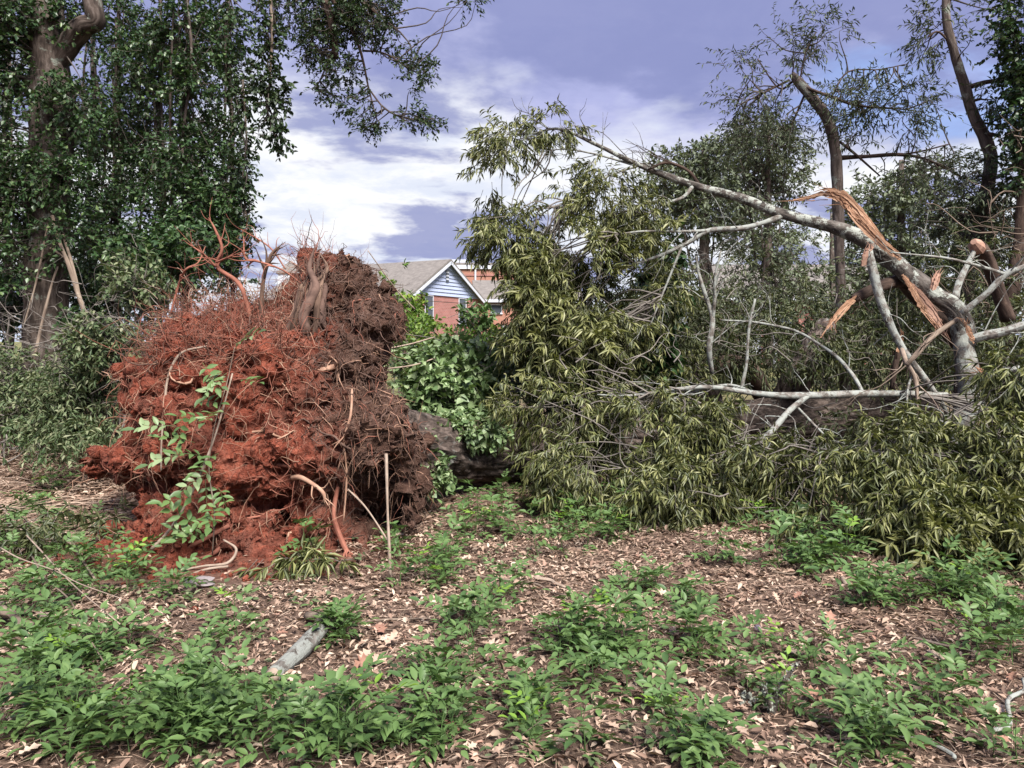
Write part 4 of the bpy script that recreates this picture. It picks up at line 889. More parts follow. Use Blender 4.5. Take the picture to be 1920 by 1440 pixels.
# deep shade of the wood behind, one mass
wood_mass = MB(); wm_t = MB()
q, c = blob_points([(200, 490, 16, 260, 90, 1.2, 560), (100, 200, 17, 200, 240, 1.2, 420), (330, 250, 16, 90, 250, 1, 170), (150, 600, 15, 260, 90, 1, 600), (420, 520, 15, 40, 40, .8, 60), (-20, 590, 13, 90, 70, .6, 330)], -.12, 1.2, 3)
sprays(wood_mass, wm_t, q, rdirs(len(q)), 12, .42, .09, .058, .35, .9, T_QUAD, .006)
w0 = wood_mass.build('woods', M_IVY, kind='stuff', label='shaded leaves deeper in the wood behind the vine covered trees'); wm_t.build('undergrowth', M_TWIGDARK, kind='stuff', label='dark twigs deeper in the wood')

# overhanging boughs at the top
OVER = tree('overhanging_bough', P(470, -330, 11.5), 'dark leafy bough hanging into the sky from above')
ob = []
for pix in ([(470, -330, 11.5, 22), (560, -120, 11.2, 18), (610, 0, 11, 13), (625, 60, 11, 14), (630, 110, 11, 8)], [(610, -20, 11, 7), (650, 40, 11, 6), (672, 85, 11, 5), (682, 120, 11, 4), (690, 160, 11, 3), (705, 220, 11, 2)],
            [(680, 95, 11, 4), (720, 100, 10.9, 3), (770, 130, 10.9, 2)], [(640, -30, 11, 6), (700, 20, 10.8, 4), (750, 60, 10.8, 2)], [(625, 90, 11, 4), (605, 140, 11, 3), (590, 170, 11, 1.5)], [(690, 165, 11, 3), (730, 210, 10.9, 2), (800, 230, 10.8, 1.2)],
            [(560, -120, 11.2, 10), (500, -40, 11.2, 6), (480, 20, 11.2, 3)]):
    _, p = limb('limb', pix, M_DARKBARK, OVER, 8); ob.append(p)
leafy(OVER, [(620, 20, 11, 90, 50, .6, 420), (600, 70, 11, 40, 60, .4, 190), (700, 30, 10.9, 60, 40, .5, 260), (740, 70, 10.9, 40, 20, .4, 90), (785, 125, 10.9, 28, 26, .3, 80), (640, 130, 11, 26, 26, .3, 60), (600, 165, 11, 24, 14, .3, 40),
             (690, 190, 11, 70, 20, .4, 130), (740, 225, 10.9, 70, 18, .4, 130), (680, 235, 11, 26, 10, .3, 30), (790, 225, 10.9, 36, 9, .3, 36), (745, 160, 10.9, 40, 12, .3, 46), (520, 40, 11.2, 50, 40, .5, 150), (560, -20, 11.2, 120, 40, .6, 330), (880, 0, 10.9, 26, 9, .3, 18)], M_OVER, 9, .066, .032, T_QUAD, -.22, 2.6, 51, .25, .22, links=ob)
for (pa, bl, lab) in (([(505, -40, 10.6, 4), (510, 60, 10.6, 4), (506, 150, 10.6, 3), (500, 200, 10.6, 3), (520, 270, 10.6, 2)], [(505, 60, 10.6, 26, 50, .2, 60), (490, 130, 10.6, 22, 40, .2, 50), (512, 190, 10.6, 22, 40, .2, 70), (520, 250, 10.6, 12, 26, .15, 40), (482, 250, 10.6, 8, 20, .1, 12), (530, 150, 10.6, 14, 10, .1, 12)], 'leafy vine dangling free in front of the sky'),
                      ([(455, 150, 10.6, 3), (462, 260, 10.6, 3), (455, 340, 10.6, 2), (466, 440, 10.6, 1.5)], [(455, 200, 10.6, 18, 50, .2, 50), (458, 310, 10.6, 14, 40, .2, 44), (462, 400, 10.6, 8, 50, .15, 28)], 'thin leafy vine dangling along the edge of the wood')):
    v = thing('hanging_vine', P(pa[-1][0], pa[-1][1], pa[-1][2]), lab, 'vine'); _, p = limb('stem', pa, M_VINE, v, 6)
    leafy(v, bl, M_OVER, 7, .075, .045, T_BROAD, -9.5, 2, 3, .6, .16, links=[p])
# pale bare vines leaning on the thick trunk
for i, (pix, lab) in enumerate([([(98, 405, 9.9, 5), (112, 455, 9.8, 6), (130, 500, 9.7, 7), (148, 555, 9.6, 8), (168, 612, 9.4, 8)], 'thick pale bare vine slanting off the thickest trunk'), ([(118, 440, 9.8, 4), (138, 505, 9.7, 5), (150, 560, 9.6, 5), (160, 608, 9.45, 5)], 'thinner bare vine twined beside the thick pale one'),
                       ([(92, 470, 9.8, 4), (97, 466, 9.75, 4), (108, 474, 9.75, 4), (120, 482, 9.75, 4)], 'short hooked vine end curling from the trunk'), ([(90, 420, 9.85, 3), (70, 520, 9.8, 3), (45, 610, 9.6, 3)], 'thin bare vine hanging straight past the thickest trunk'), ([(60, 690, 9.3, 5), (78, 610, 9.5, 5), (95, 540, 9.7, 4), (108, 500, 9.8, 3)], 'grey vine climbing the foot of the thickest trunk')]):
    v, _ = limb('bare_vine', pix, M_VINE, None, 8); tag(v, lab, 'vine')

# ---------------------------------------------------------------- brush on the bank and the thicket in the middle
def bush(name, px, py, d, blobs, mat, k, L, W, tpl, label, seed, cat='bush', group=None, gap=-.15, stems=8, twmat=M_TWIG, gs=2.0, droop=.2):
    foot = P(px, py, d); foot[2] = gzs(foot[0], foot[1]); t = thing(name, foot, label, cat, group)
    mb = MB(); pa = []
    for i in range(stems):
        b = blobs[i % len(blobs)]; e = P(b[0] + rng.normal() * b[3] * .4, b[1] + rng.normal() * b[4] * .4, b[2] + rng.normal() * .1); a = foot + rng.normal(size=3) * [.12, .12, 0]
        pa.append(curve([a, a + (e - a) * .4 + rng.normal(size=3) * .06 + [0, 0, .08], a + (e - a) * .75 + rng.normal(size=3) * .05 + [0, 0, .06], e], 4))
    for q_ in pa:
        mb = MB(); tubes(mb, q_[None], np.linspace(.012, .004, 13), 5); mb.build('stem', twmat, t)
    leafy(t, blobs, mat, k, L, W, tpl, gap, gs, seed, droop, .2, links=[np.concatenate(pa)], name='foliage', twmat=twmat, tr=.003)
    return t
B = 'brushy undergrowth on the bank'
bush('undergrowth_bush', 30, 800, 9.4, [(20, 720, 9.2, 70, 60, .4, 360), (70, 770, 9.0, 60, 40, .4, 260), (-90, 740, 9.2, 80, 60, .5, 260)], M_BRUSH, 8, .075, .03, T_LANCE, 'low leafy bush at the picture edge below the thickest trunk', 61, group=B)
bush('undergrowth_bush', 150, 790, 9.2, [(140, 690, 9.0, 70, 60, .4, 360), (190, 740, 8.8, 50, 50, .4, 260)], M_BRUSH, 8, .07, .026, T_LANCE, 'olive brush between the thick trunk and the root plate', 62, group=B)
bush('undergrowth_bush', 230, 690, 8.8, [(225, 590, 8.7, 60, 60, .4, 360), (260, 530, 8.8, 50, 40, .4, 190), (190, 640, 8.7, 50, 40, .4, 230)], M_BRUSH, 8, .075, .034, T_BROAD, 'leafy bush showing over the shoulder of the root plate', 63, group=B)
bush('undergrowth_bush', 40, 650, 9.9, [(5, 600, 9.8, 40, 70, .4, 260), (20, 560, 11.5, 60, 60, .4, 260), (140, 620, 9.8, 24, 40, .3, 70)], M_IVY, 8, .08, .05, T_BROAD, 'dark green bush against the foot of the thickest trunk', 64, group=B)
bush('undergrowth_bush', 290, 560, 9.6, [(310, 490, 9.6, 60, 40, .4, 180), (350, 470, 9.6, 60, 40, .4, 180), (260, 480, 9.8, 60, 50, .4, 160)], M_IVY, 8, .08, .05, T_BROAD, 'dark leafy bush behind the upright red roots', 65, group=B)
bush('undergrowth_bush', 20, 850, 8.6, [(10, 830, 8.6, 40, 25, .3, 70), (60, 835, 8.5, 30, 18, .3, 50)], M_SEED, 8, .07, .03, T_BROAD, 'small fresh green bush low at the picture edge', 66, group=B)
tangle(None, 200, [(100, 740, 9.0, 110, 70, .5), (190, 690, 8.8, 90, 80, .4), (220, 600, 8.8, 80, 70, .4), (60, 650, 9.4, 70, 80, .4)], M_TWIG, .0055, .8, 'undergrowth', label='tangle of dead grey twigs on the bank beside the root plate')
ml = MB(); q, c = blob_points([(110, 740, 8.8, 130, 60, .6, 620), (200, 680, 8.6, 70, 80, .4, 460), (120, 820, 8.0, 140, 30, .6, 330)], -.2, 2.2, 8); sprays(ml, None, q, rdirs(len(q)), 7, .2, .085, .022, .3, .9, T_LANCE)
ml.build('undergrowth', M_BRUSH, kind='stuff', label='low mixed leaves covering the bank')

bush('vine_thicket', 820, 830, 9.2, [(780, 700, 9.2, 55, 60, .5, 240), (840, 690, 9.1, 60, 50, .5, 260), (870, 740, 8.8, 50, 40, .4, 220), (780, 770, 8.8, 50, 40, .4, 200), (900, 685, 9.2, 50, 30, .5, 200), (830, 720, 8.6, 70, 60, .3, 240)], M_PALE, 7, .095, .07, T_HEART, 'thicket of pale heart leaved vine beyond the root plate', 71, 'thicket', gap=-.12)
bush('vine_thicket', 900, 700, 9.9, [(870, 640, 10, 60, 26, .5, 170), (930, 650, 10, 40, 30, .5, 130), (770, 640, 10, 40, 40, .5, 160)], M_BRIGHT, 8, .075, .04, T_BROAD, 'sunlit green top of the thicket below the brick house', 72, 'thicket')
bush('vine_thicket', 930, 780, 9.3, [(930, 720, 9.4, 50, 50, .5, 200), (850, 780, 9.2, 90, 30, .4, 240)], M_IVY, 8, .07, .045, T_BROAD, 'dark leafy thicket next to the hanging oak foliage', 73, 'thicket')
bush('shrub', 765, 690, 11.5, [(755, 530, 11.5, 32, 36, .35, 110), (765, 585, 11.5, 30, 26, .3, 80), (750, 620, 11.5, 34, 24, .3, 90), (790, 615, 11.2, 36, 20, .3, 90)], M_BRIGHT, 8, .10, .05, T_BROAD, 'upright yellow green shrub beside the top of the root plate', 74, gap=-.25)
bush('sapling', 893, 690, 13, [(893, 588, 13, 22, 12, .2, 34), (890, 605, 13, 26, 12, .2, 40), (900, 620, 13, 22, 12, .2, 30)], M_SEED, 7, .11, .05, T_BROAD, 'small round sapling in front of the brick house', 75, gap=-.6)
tangle(None, 60, [(830, 740, 9.0, 70, 60, .3), (900, 700, 9.0, 60, 60, .3)], M_TWIG, .005, .8, 'undergrowth', label='dead twigs poking from the thicket')
for pix, lab in (([(722, 655, 8.4, 3), (770, 645, 8.5, 3), (815, 632, 8.8, 2)], 'pale bent cane arching from the root plate to the thicket'), ([(722, 692, 8.3, 3), (775, 685, 8.4, 3), (815, 672, 8.7, 2)], 'pale cane below the bent one'), ([(690, 470, 6.6, 1.6), (715, 505, 6.7, 1.6), (745, 545, 6.8, 2), (778, 580, 6.9, 2)], 'thin pale cane slanting off the root plate towards the house')):
    o, _ = limb('bare_cane', pix, M_PALESTICK, None, 6); tag(o, lab, 'cane')
# ivy over the fallen trunk
iv = thing('ivy_mat', P(860, 830, 7.5), 'green ivy matted over the near end of the fallen trunk', 'ivy')
q, c = blob_points([(850, 795, 7.5, 100, 18, .25, 360), (790, 840, 7.1, 26, 44, .15, 90), (810, 880, 7.0, 40, 30, .2, 110), (900, 803, 7.5, 50, 16, .2, 130)], -9.5, 2, 5)
ml, mt = MB(), MB(); sprays(ml, mt, q, rdirs(len(q)) + [0, -.4, -.2], 7, .16, .06, .045, .5, .9, T_HEART, .003); ml.build('leaves', M_PALE, iv, kind='stuff'); mt.build('stems', M_VINE, iv, kind='stuff')
iv2 = thing('ivy_mat', P(1240, 720, 8.9), 'glossy ivy climbing among the oak leaves near the lichen limbs', 'ivy')
q, c = blob_points([(1240, 520, 8.9, 40, 120, .25, 160), (1235, 650, 8.7, 45, 60, .25, 110), (1215, 470, 8.9, 24, 50, .2, 40)], -.1, 2, 5)
ml, mt = MB(), MB(); sprays(ml, mt, q, rdirs(len(q)) + [0, -.4, -.2], 7, .2, .085, .07, .5, .9, T_HEART, .003); ml.build('leaves', M_IVY, iv2, kind='stuff'); mt.build('stems', M_VINE, iv2, kind='stuff')

# bushes that close the view behind the fallen crown
for px, py, d, mat, lab, sd in ((1040, 660, 12.5, M_FARDARK, 'dark bush behind the hanging oak foliage, closest to the house', 81), (1180, 650, 13, M_FARDARK, 'dark bush behind the ivy and the lichen limbs', 82), (1320, 650, 14, M_BRUSH, 'olive bush beyond the round limb stub', 83),
                             (1530, 655, 15, M_FARDARK, 'dark bush beneath the porch house', 84), (1660, 640, 14, M_BRUSH, 'olive bush behind the hanging lichen limb', 85), (1780, 640, 14, M_FARDARK, 'dark bush behind the snapped trunk', 86), (1900, 660, 12, M_FARDARK, 'dark bush at the edge under the ivy covered tree', 87)):
    bush('background_bush', px, py + 90, d, [(px - 30, py - 10, d, 70, 50, .7, 230), (px + 10, py - 65, d, 60, 30, .6, 130 if px < 1250 else 20), (px + 40, py + 20, d, 60, 50, .7, 200), (px, py + 60, d, 90, 40, .7, 200)], mat, 9, .10, .042, T_QUAD, lab, sd, group='bushes behind the fallen crown', gap=-.25)

# ---------------------------------------------------------------- buildings
def brick_mat(name, c1, c2, mortar, sx=1.0):
    m, nt, b, out = new_mat(name)
    uv = nt.nodes.new('ShaderNodeUVMap'); br = nt.nodes.new('ShaderNodeTexBrick'); nt.links.new(uv.outputs[0], br.inputs['Vector'])
    br.inputs['Color1'].default_value = (*c1, 1); br.inputs['Color2'].default_value = (*c2, 1); br.inputs['Mortar'].default_value = (*mortar, 1)
    br.inputs['Scale'].default_value = 1; br.inputs['Brick Width'].default_value = .30; br.inputs['Row Height'].default_value = .11; br.inputs['Mortar Size'].default_value = .012
    c = mixc(nt, .4, br.outputs[0], ramp(nt, noise_n(nt, .9, 4), [(.7,) * 3, (1.3,) * 3], [.3, .7]), 'MULTIPLY')
    nt.links.new(c, b.inputs['Base Color']); b.inputs['Roughness'].default_value = .9; bump(nt, b, br.outputs[1], -.4, .02); return m
M_BRICK = brick_mat('red_brick', (.30, .115, .10), (.245, .09, .078), (.31, .20, .175))
M_BRICK2 = brick_mat('orange_brick', (.32, .135, .092), (.265, .108, .074), (.33, .21, .165))
M_SHINGLE = plain_mat('grey_shingle', [(.12, .108, .10), (.19, .172, .158)], 3, .95, .01)
M_SIDING = plain_mat('pale_blue_siding', [(.30, .345, .48), (.34, .385, .52)], .8, .7, 0)
M_TRIM = plain_mat('white_trim', [(.42, .44, .50), (.50, .52, .57)], 1, .6, 0)
M_GLASS, _nt, _b, _o = new_mat('dark_window_glass'); _b.inputs['Base Color'].default_value = (.05, .06, .075, 1); _b.inputs['Roughness'].default_value = .12
M_BLIND = plain_mat('window_blind', [(.42, .44, .50), (.55, .57, .62)], 2, .7, 0)
def quadbox(mb, o, u, v, w, s):
    """box from corner o along unit u, v, w with sizes s"""
    u, v, w = (np.array(a, float) for a in (u, v, w)); c = []
    for k in (0, 1):
        for j in (0, 1):
            for i in (0, 1): c.append(np.array(o) + u * s[0] * i + v * s[1] * j + w * s[2] * k)
    f = np.array([[0, 2, 3, 1], [4, 5, 7, 6], [0, 1, 5, 4], [2, 6, 7, 3], [0, 4, 6, 2], [1, 3, 7, 5]])
    v8 = np.array(c); vv, ff, uu = [], [], []
    for q in f:
        p = v8[q]; n = len(vv); vv += list(p); ff.append([n, n + 1, n + 2, n + 3])
        a = p[1] - p[0]; bb = p[3] - p[0]
        hor = a if abs(a[2]) < abs(bb[2]) else bb; hd = hor / max(np.linalg.norm(hor), 1e-9)
        for x in p: uu.append([(x - np.array(o)) @ hd + .011, x[2] + .007])
    mb.add(np.array(vv), np.array(ff), np.array(uu))
def boxpart(name, parent, mat, o, u, v, w, s, label=None):
    mb = MB(); quadbox(mb, o, u, v, w, s); return mb.build(name, mat, parent, False, label=label)
Z = np.array([0, 0, 1.])
def window(parent, a, u, n, w, h, sash=True, pane=None):
    """a: lower left corner on the wall, u along the wall, n out of it"""
    fr = MB(); t = .045
    for (o, s) in ((a, (w, t)), (a + Z * (h - t), (w, t)), (a + Z * t, (t, h - 2 * t)), (a + u * (w - t) + Z * t, (t, h - 2 * t))) + (((a + Z * (h * .5) + u * t, (w - 2 * t, t)),) if sash else ()):
        quadbox(fr, o - n * .02, u, Z, n, (s[0], s[1], .09))
    f = fr.build('window', M_TRIM, parent, False)
    boxpart('pane', f, pane or M_GLASS, a + u * t * .5 + Z * t * .5 - n * .012, u, Z, n, (w - t, h - t, .03))
    boxpart('sill', f, M_TRIM, a - u * .06 - Z * .08 - n * .01, u, Z, n, (w + .12, .08, .14))
def brick_house():
    A = np.array([-7.30, 55.2, 0]); Bc = np.array([-2.78, 63.2, 0]); u = unit(Bc - A); n = np.array([u[1], -u[0], 0]); L = np.linalg.norm(Bc - A); bk = -n
    H = thing('brick_house', A, 'red brick house with pale blue gable above the thicket', 'house'); ez, pz = 5.05, 7.72; dep = 15.
    boxpart('wall', H, M_BRICK, A + Z * -.3, u, bk, Z, (L, dep, ez + .3))
    mid = A + u * L / 2
    mb = MB(); g = np.array([A + Z * ez, Bc + Z * ez, mid + Z * pz]); g2 = g + bk * dep
    mb.add(np.concatenate([g, g2]), np.array([[0, 1, 2], [5, 4, 3]])); mb.build('gable', M_TRIM, H, False)
    nb = 9                                                 # lapped siding boards
    for i in range(nb):
        z0 = ez + (pz - ez - .15) * i / nb; z1 = ez + (pz - ez - .15) * (i + 1) / nb; h0 = (pz - z0) / (pz - ez) * L / 2; h1 = (pz - z1) / (pz - ez) * L / 2
        b = [mid - u * h0 + Z * z0, mid + u * h0 + Z * z0, mid + u * h1 + Z * z1, mid - u * h1 + Z * z1]
        pts = np.array([b[0] + n * .09, b[1] + n * .09, b[2] + n * .02, b[3] + n * .02, b[0] + n * .005, b[1] + n * .005, b[2] + n * .005, b[3] + n * .005])
        m2 = MB(); m2.add(pts, np.array([[0, 1, 2, 3], [1, 0, 4, 5], [0, 3, 7, 4], [2, 1, 5, 6]])); m2.build('siding_board', M_SIDING, H, False)
    sl = pz - ez; ov = .45
    for s in (-1, 1):
        dn = unit(u * s * L / 2 - Z * sl); nrm = unit(np.cross(dn, bk) * s); nrm = nrm if nrm[2] > 0 else -nrm; ln = math.hypot(L / 2, sl) + .6
        o = mid + Z * pz + n * ov
        m3 = MB(); quadbox(m3, o, dn, bk, nrm, (ln, dep + ov, .16)); rf = m3.build('roof', M_SHINGLE, H, False)
        m4 = MB(); quadbox(m4, o + n * .05 - nrm * .22, dn, -n, nrm, (ln, .06, .20)); m4.build('rake_board', M_TRIM, H, False)
    v = mid + Z * (pz - 1.55) - u * .16
    for i in range(7): boxpart('louver_strip', H, M_TRIM if i % 2 else M_GLASS, v + Z * .13 * i + n * .1, u, Z, n, (.34, .11, .05))  # dark glass strips stand in for the shaded gaps between slats
    for f in (.245, .735):
        window(H, A + u * L * f - u * .45 + Z * 2.95, u, n, 1.05, 2.05)
    cx = mid + bk * 10 + u * -1.2; boxpart('vent_pipe', H, M_TRIM, cx + Z * 6.8, u, bk, Z, (.25, .25, 1.5)); boxpart('vent_cap', H, M_SHINGLE, cx + Z * 8.3 - u * .1 - bk * .1, u, bk, Z, (.45, .45, .14))
    # lower wing
    W = thing('house_wing', Bc + u * 1.5, 'lower orange brick wing with white door beside the gabled house', 'house')
    o = np.array([-2.9, 66.0, 0]); uu = unit(np.array([1, .10, 0])); nn = np.array([uu[1], -uu[0], 0]); b2 = -nn
    boxpart('wall', W, M_BRICK2, o + Z * -.3, uu, b2, Z, (9, 8, 5.3))
    dn = unit(nn * 1.0 - Z * .42); up = unit(Z + nn * .42)
    m5 = MB(); quadbox(m5, o + b2 * 4.2 + Z * 7.0 - uu * .3, uu, dn, up, (9.6, 5.0, .16)); m5.build('roof', M_SHINGLE, W, False)
    boxpart('gutter', W, M_TRIM, o + nn * .30 + Z * 4.92 - uu * .3, uu, nn, Z, (9.6, .2, .26))
    window(W, o + uu * 1.1 + Z * 4.0, uu, nn, .95, .8, False); window(W, o + uu * 4 + Z * 3.2, uu, nn, 1.1, 1.5)
    boxpart('door', W, M_TRIM, o + uu * 1.95 + nn * .01 + Z * 1.2, uu, nn, Z, (1.2, .06, 1.75))
    # long brick block behind
    T = thing('brick_block', (-9, 96, 0), 'tall brick building with white cornice and downpipe behind the house', 'building')
    o = np.array([-9.3, 96, 0]); uu = unit(np.array([1, .06, 0])); nn = np.array([uu[1], -uu[0], 0]); b2 = -nn
    boxpart('wall', T, M_BRICK2, o, uu, b2, Z, (13, 12, 10.6)); boxpart('cornice', T, M_TRIM, o + Z * 10.6 + nn * .25 - uu * .25, uu, b2, Z, (13.5, 12.5, .45)); boxpart('parapet', T, M_SHINGLE, o + Z * 11.05 + b2 * 1, uu, b2, Z, (12, 8, .45))
    boxpart('string_course', T, M_BRICK, o + Z * 9.75 + nn * .05, uu, nn, Z, (13, .05, .18))
    boxpart('downpipe', T, M_TRIM, o + uu * 4.65 + Z * .2 + nn * .03, uu, nn, Z, (.2, .18, 10.4))
    for i in range(4):
        window(T, o + uu * (3.0 + (2.05 if i else 0) + max(i - 1, 0) * 2.6) + Z * 7.55, uu, nn, .85, 1.5, True, M_BLIND); window(T, o + uu * (2.4 + i * 2.6) + Z * 3.8, uu, nn, .9, 1.6, True, M_BLIND)
    for i, (a, w_) in enumerate(((1.2, 2.4), (8, 3))): boxpart('roof_unit', T, M_TRIM, o + uu * a + b2 * 3 + Z * 11.5, uu, b2, Z, (w_, 1.5, .6))
    # hipped roof far off
    Hh = thing('pavilion', P(545, 640, 85), 'distant building with pointed grey roof over the root tips', 'building')
    c = P(545, 640, 85); c[2] = 0; m6 = MB(); s = 1.3; e = 9.0
    m6.add(np.array([c + [-s, -s, e], c + [s, -s, e], c + [s, s, e], c + [-s, s, e], c + [0, 0, e + 1.5]]), np.array([[0, 1, 4], [1, 2, 4], [2, 3, 4], [3, 0, 4]])); m6.build('roof', M_SHINGLE, Hh, False)
    boxpart('wall', Hh, M_TRIM, c + [-s + .2, -s + .2, 0], (1, 0, 0), (0, 1, 0), Z, (2 * s - .4, 2 * s - .4, e))
    # porch house seen through the branches
    Q = thing('porch_house', P(1390, 640, 46), 'brick house with white porch glimpsed through the branches', 'house')
    o = np.array([(1340 - CX) / F * 46, 46, 0]); ux = np.array([1., 0, 0]); ny = np.array([0, -1., 0]); b2 = -ny
    boxpart('wall', Q, M_BRICK, o, ux, b2, Z, (11, 7, 4.2))
    m7 = MB(); quadbox(m7, o + b2 * 3.8 + Z * 6.4 - ux * .4, ux, unit(ny - Z * .5), unit(Z + ny * .5), (11.8, 5.0, .16)); m7.build('roof', M_SHINGLE, Q, False)
    boxpart('gutter', Q, M_TRIM, o + ny * .55 + Z * 4.0 - ux * .4, ux, ny, Z, (11.8, .2, .3))
    for x0 in (1.2, 6.2):
        pr = boxpart('porch_roof', Q, M_TRIM, o + ux * x0 + ny * 1.6 + Z * 3.9, ux, b2, Z, (2.0, 1.55, .35))
        for dx in (0, 1.8): boxpart('porch_post', Q, M_TRIM, o + ux * (x0 + dx) + ny * 1.55 + Z * 0, ux, b2, Z, (.18, .18, 3.9))
        boxpart('door', Q, M_TRIM, o + ux * (x0 + .6) + ny * .005 + Z * .3, ux, ny, Z, (.95, .06, 2.1))
    for x0 in (3.6, 8.7): window(Q, o + ux * x0 + Z * 1.6, ux, ny, 1.1, 1.6)
    # service wire
    w0, w1 = P(740, 559, 40), P(1010, 574, 46); m8 = MB(); t = np.linspace(0, 1, 12)[:, None]
    pth = w0 + (w1 - w0) * t - Z * (.25 * 4 * t * (1 - t)) * .3; tubes(m8, pth[None], np.full(12, .018), 4)
    m8.build('overhead_wire', M_TWIGDARK, None, label='thin dark wire crossing in front of the brick house', cat='wire')
brick_house()

# ---------------------------------------------------------------- sticks and loose pieces
def stick(pix, mat, label, name='fallen_stick', cat='stick', sides=7, fork=0):
    mb = MB(); pts = PP(pix); rad = [q[3] * .52 / F * q[2] for q in pix]; p, r = limb_mesh(mb, pts, rad, sides, 6, .2, True, .3)
    for k in range(fork):
        a = int(rng.integers(len(p) // 4, len(p) - 2)); d = unit(p[a + 1] - p[a]) + rdirs(1)[0] * .9
        limb_mesh(mb, np.array([p[a], p[a] + d * .05, p[a] + d * .11 + [0, 0, .01]]), [r[a] * .6, r[a] * .4, .001], 5, 3, .1)
    o = mb.build(name, mat); tag(o, label, cat); return o
stick([(388, 649, 5.95, 3), (340, 662, 5.9, 4), (316, 704, 5.85, 4), (308, 765, 5.8, 4), (303, 826, 5.75, 4), (302, 882, 5.72, 3)], M_PALESTICK, 'pale bent stick hanging down the shaded side of the root plate')
stick([(436, 700, 5.62, 3), (413, 785, 5.56, 4), (393, 846, 5.5, 5), (363, 917, 5.46, 5), (322, 988, 5.42, 5), (284, 1030, 5.38, 6)], M_PALESTICK, 'long pale curved stick leaning on the red clay')
stick([(724, 851, 5.45, 5), (727, 963, 5.3, 5), (730, 1030, 5.2, 5), (732, 1092, 5.15, 6)], M_PALESTICK, 'straight pale stick standing against the trunk side of the root plate')
stick([(652, 917, 5.45, 2), (687, 953, 5.35, 3), (728, 1015, 5.25, 3)], M_PALESTICK, 'thin knobbly twig slanting across the dark hollow')
stick([(317, 1075, 5.25, 3), (378, 1062, 5.25, 4), (426, 1056, 5.25, 4), (443, 1030, 5.3, 4), (419, 1012, 5.35, 3)], M_PALESTICK, 'crooked pale root end lying at the foot of the clay')
stick([(335, 1085, 5.18, 3), (385, 1068, 5.2, 4), (428, 1062, 5.22, 3)], M_PALESTICK, 'short pale stick under the crooked root end')
def gstick(a, b, hw, mat, label, lift=.02, fork=0, bow=.03, name='fallen_stick', sides=7):
    pa, pb = G(*a), G(*b); n = 5; pts = []
    for i in range(n):
        t = i / (n - 1); q = pa + (pb - pa) * t; q[:2] += rng.normal(size=2) * bow * (0 < i < n - 1); q[2] = gzs(q[0], q[1]) + lift + hw / F * q[1]; pts.append(q)
    mb = MB(); rad = np.linspace(hw, hw * .6, n) * .7 / F * np.array([q[1] for q in pts]); p, r = limb_mesh(mb, np.array(pts), rad, sides, 5, .15, True, .2)
    for k in range(fork):
        i = int(rng.integers(3, len(p) - 3)); d = unit(p[i + 1] - p[i]) + rdirs(1)[0] * [.9, .9, .4] + [0, 0, .2]
        limb_mesh(mb, np.array([p[i], p[i] + d * .06, p[i] + d * .14]), [r[i] * .6, r[i] * .4, .0012], 5, 3, .1)
    o = mb.build(name, mat); tag(o, label, 'stick'); return o
gstick((5, 905), (243, 918), 3, M_PALESTICK, 'straight pale stick lying flat in front of the hollow', .06)
gstick((85, 985), (180, 855), 5, M_VINE, 'dark forked stick propped towards the root plate', .05, 3)
gstick((0, 892), (225, 826), 2.5, M_PALESTICK, 'long thin straw coloured stalk below the bank', .16)
gstick((0, 872), (230, 816), 2, M_PALESTICK, 'thin straw coloured stalk parallel to the long one', .2)
gstick((60, 868), (200, 838), 2.5, M_VINE, 'grey stalk crossing the straw coloured ones', .12)
gstick((120, 985), (225, 968), 3, M_PALESTICK, 'short pale stick beside the red clay hollow', .03)
gstick((0, 800), (60, 830), 14, M_VINE, 'thick grey brown log end at the picture edge below the bank', .05, 0, .02)
gstick((640, 1180), (860, 1150), 3, M_VINE, 'brown twig lying in the bare litter before the root plate', .015, 2)
gstick((880, 1090), (1110, 1130), 4, M_VINE, 'slender brown stick among the central seedlings', .02, 2)
gstick((1010, 1090), (1060, 1110), 6, M_PALESTICK, 'short thick pale stick in the middle litter', .01)
gstick((1290, 1180), (1420, 1240), 3, M_VINE, 'dark thin stick on the open litter', .015, 1)
gstick((1580, 1095), (1602, 1112), 8, M_PALESTICK, 'stubby pale stick near the oak foliage', .01)
gstick((1450, 1080), (1540, 1060), 3, M_VINE, 'brown twig at the edge of the seedling patch', .02, 1)
gstick((1700, 1200), (1840, 1236), 4, M_PALESTICK, 'pale stick lying by the dense seedlings', .015)
gstick((1560, 1215), (1700, 1230), 3.5, M_PALESTICK, 'pale stick lying in open litter', .015, 2)
gstick((1660, 1385), (1790, 1435), 9, M_GREYBARK, 'lichen covered branch at the bottom edge of the picture', .01, 1)
gstick((1860, 1400), (1918, 1300), 7, M_GREYBARK, 'grey lichen branch slanting up at the lower corner', .05, 1)
gstick((1545, 1275), (1670, 1285), 9, M_VINE, 'dark decayed stick half hidden by leaves', .0)
gstick((770, 1370), (830, 1320), 4, M_VINE, 'short brown twig under the front seedlings', .02, 1)
gstick((900, 1430), (1050, 1395), 3, M_VINE, 'curved twig at the bottom of the picture', .02, 1)
gstick((330, 1290), (450, 1330), 3, M_VINE, 'twig half buried under the dense seedlings', .03, 1)
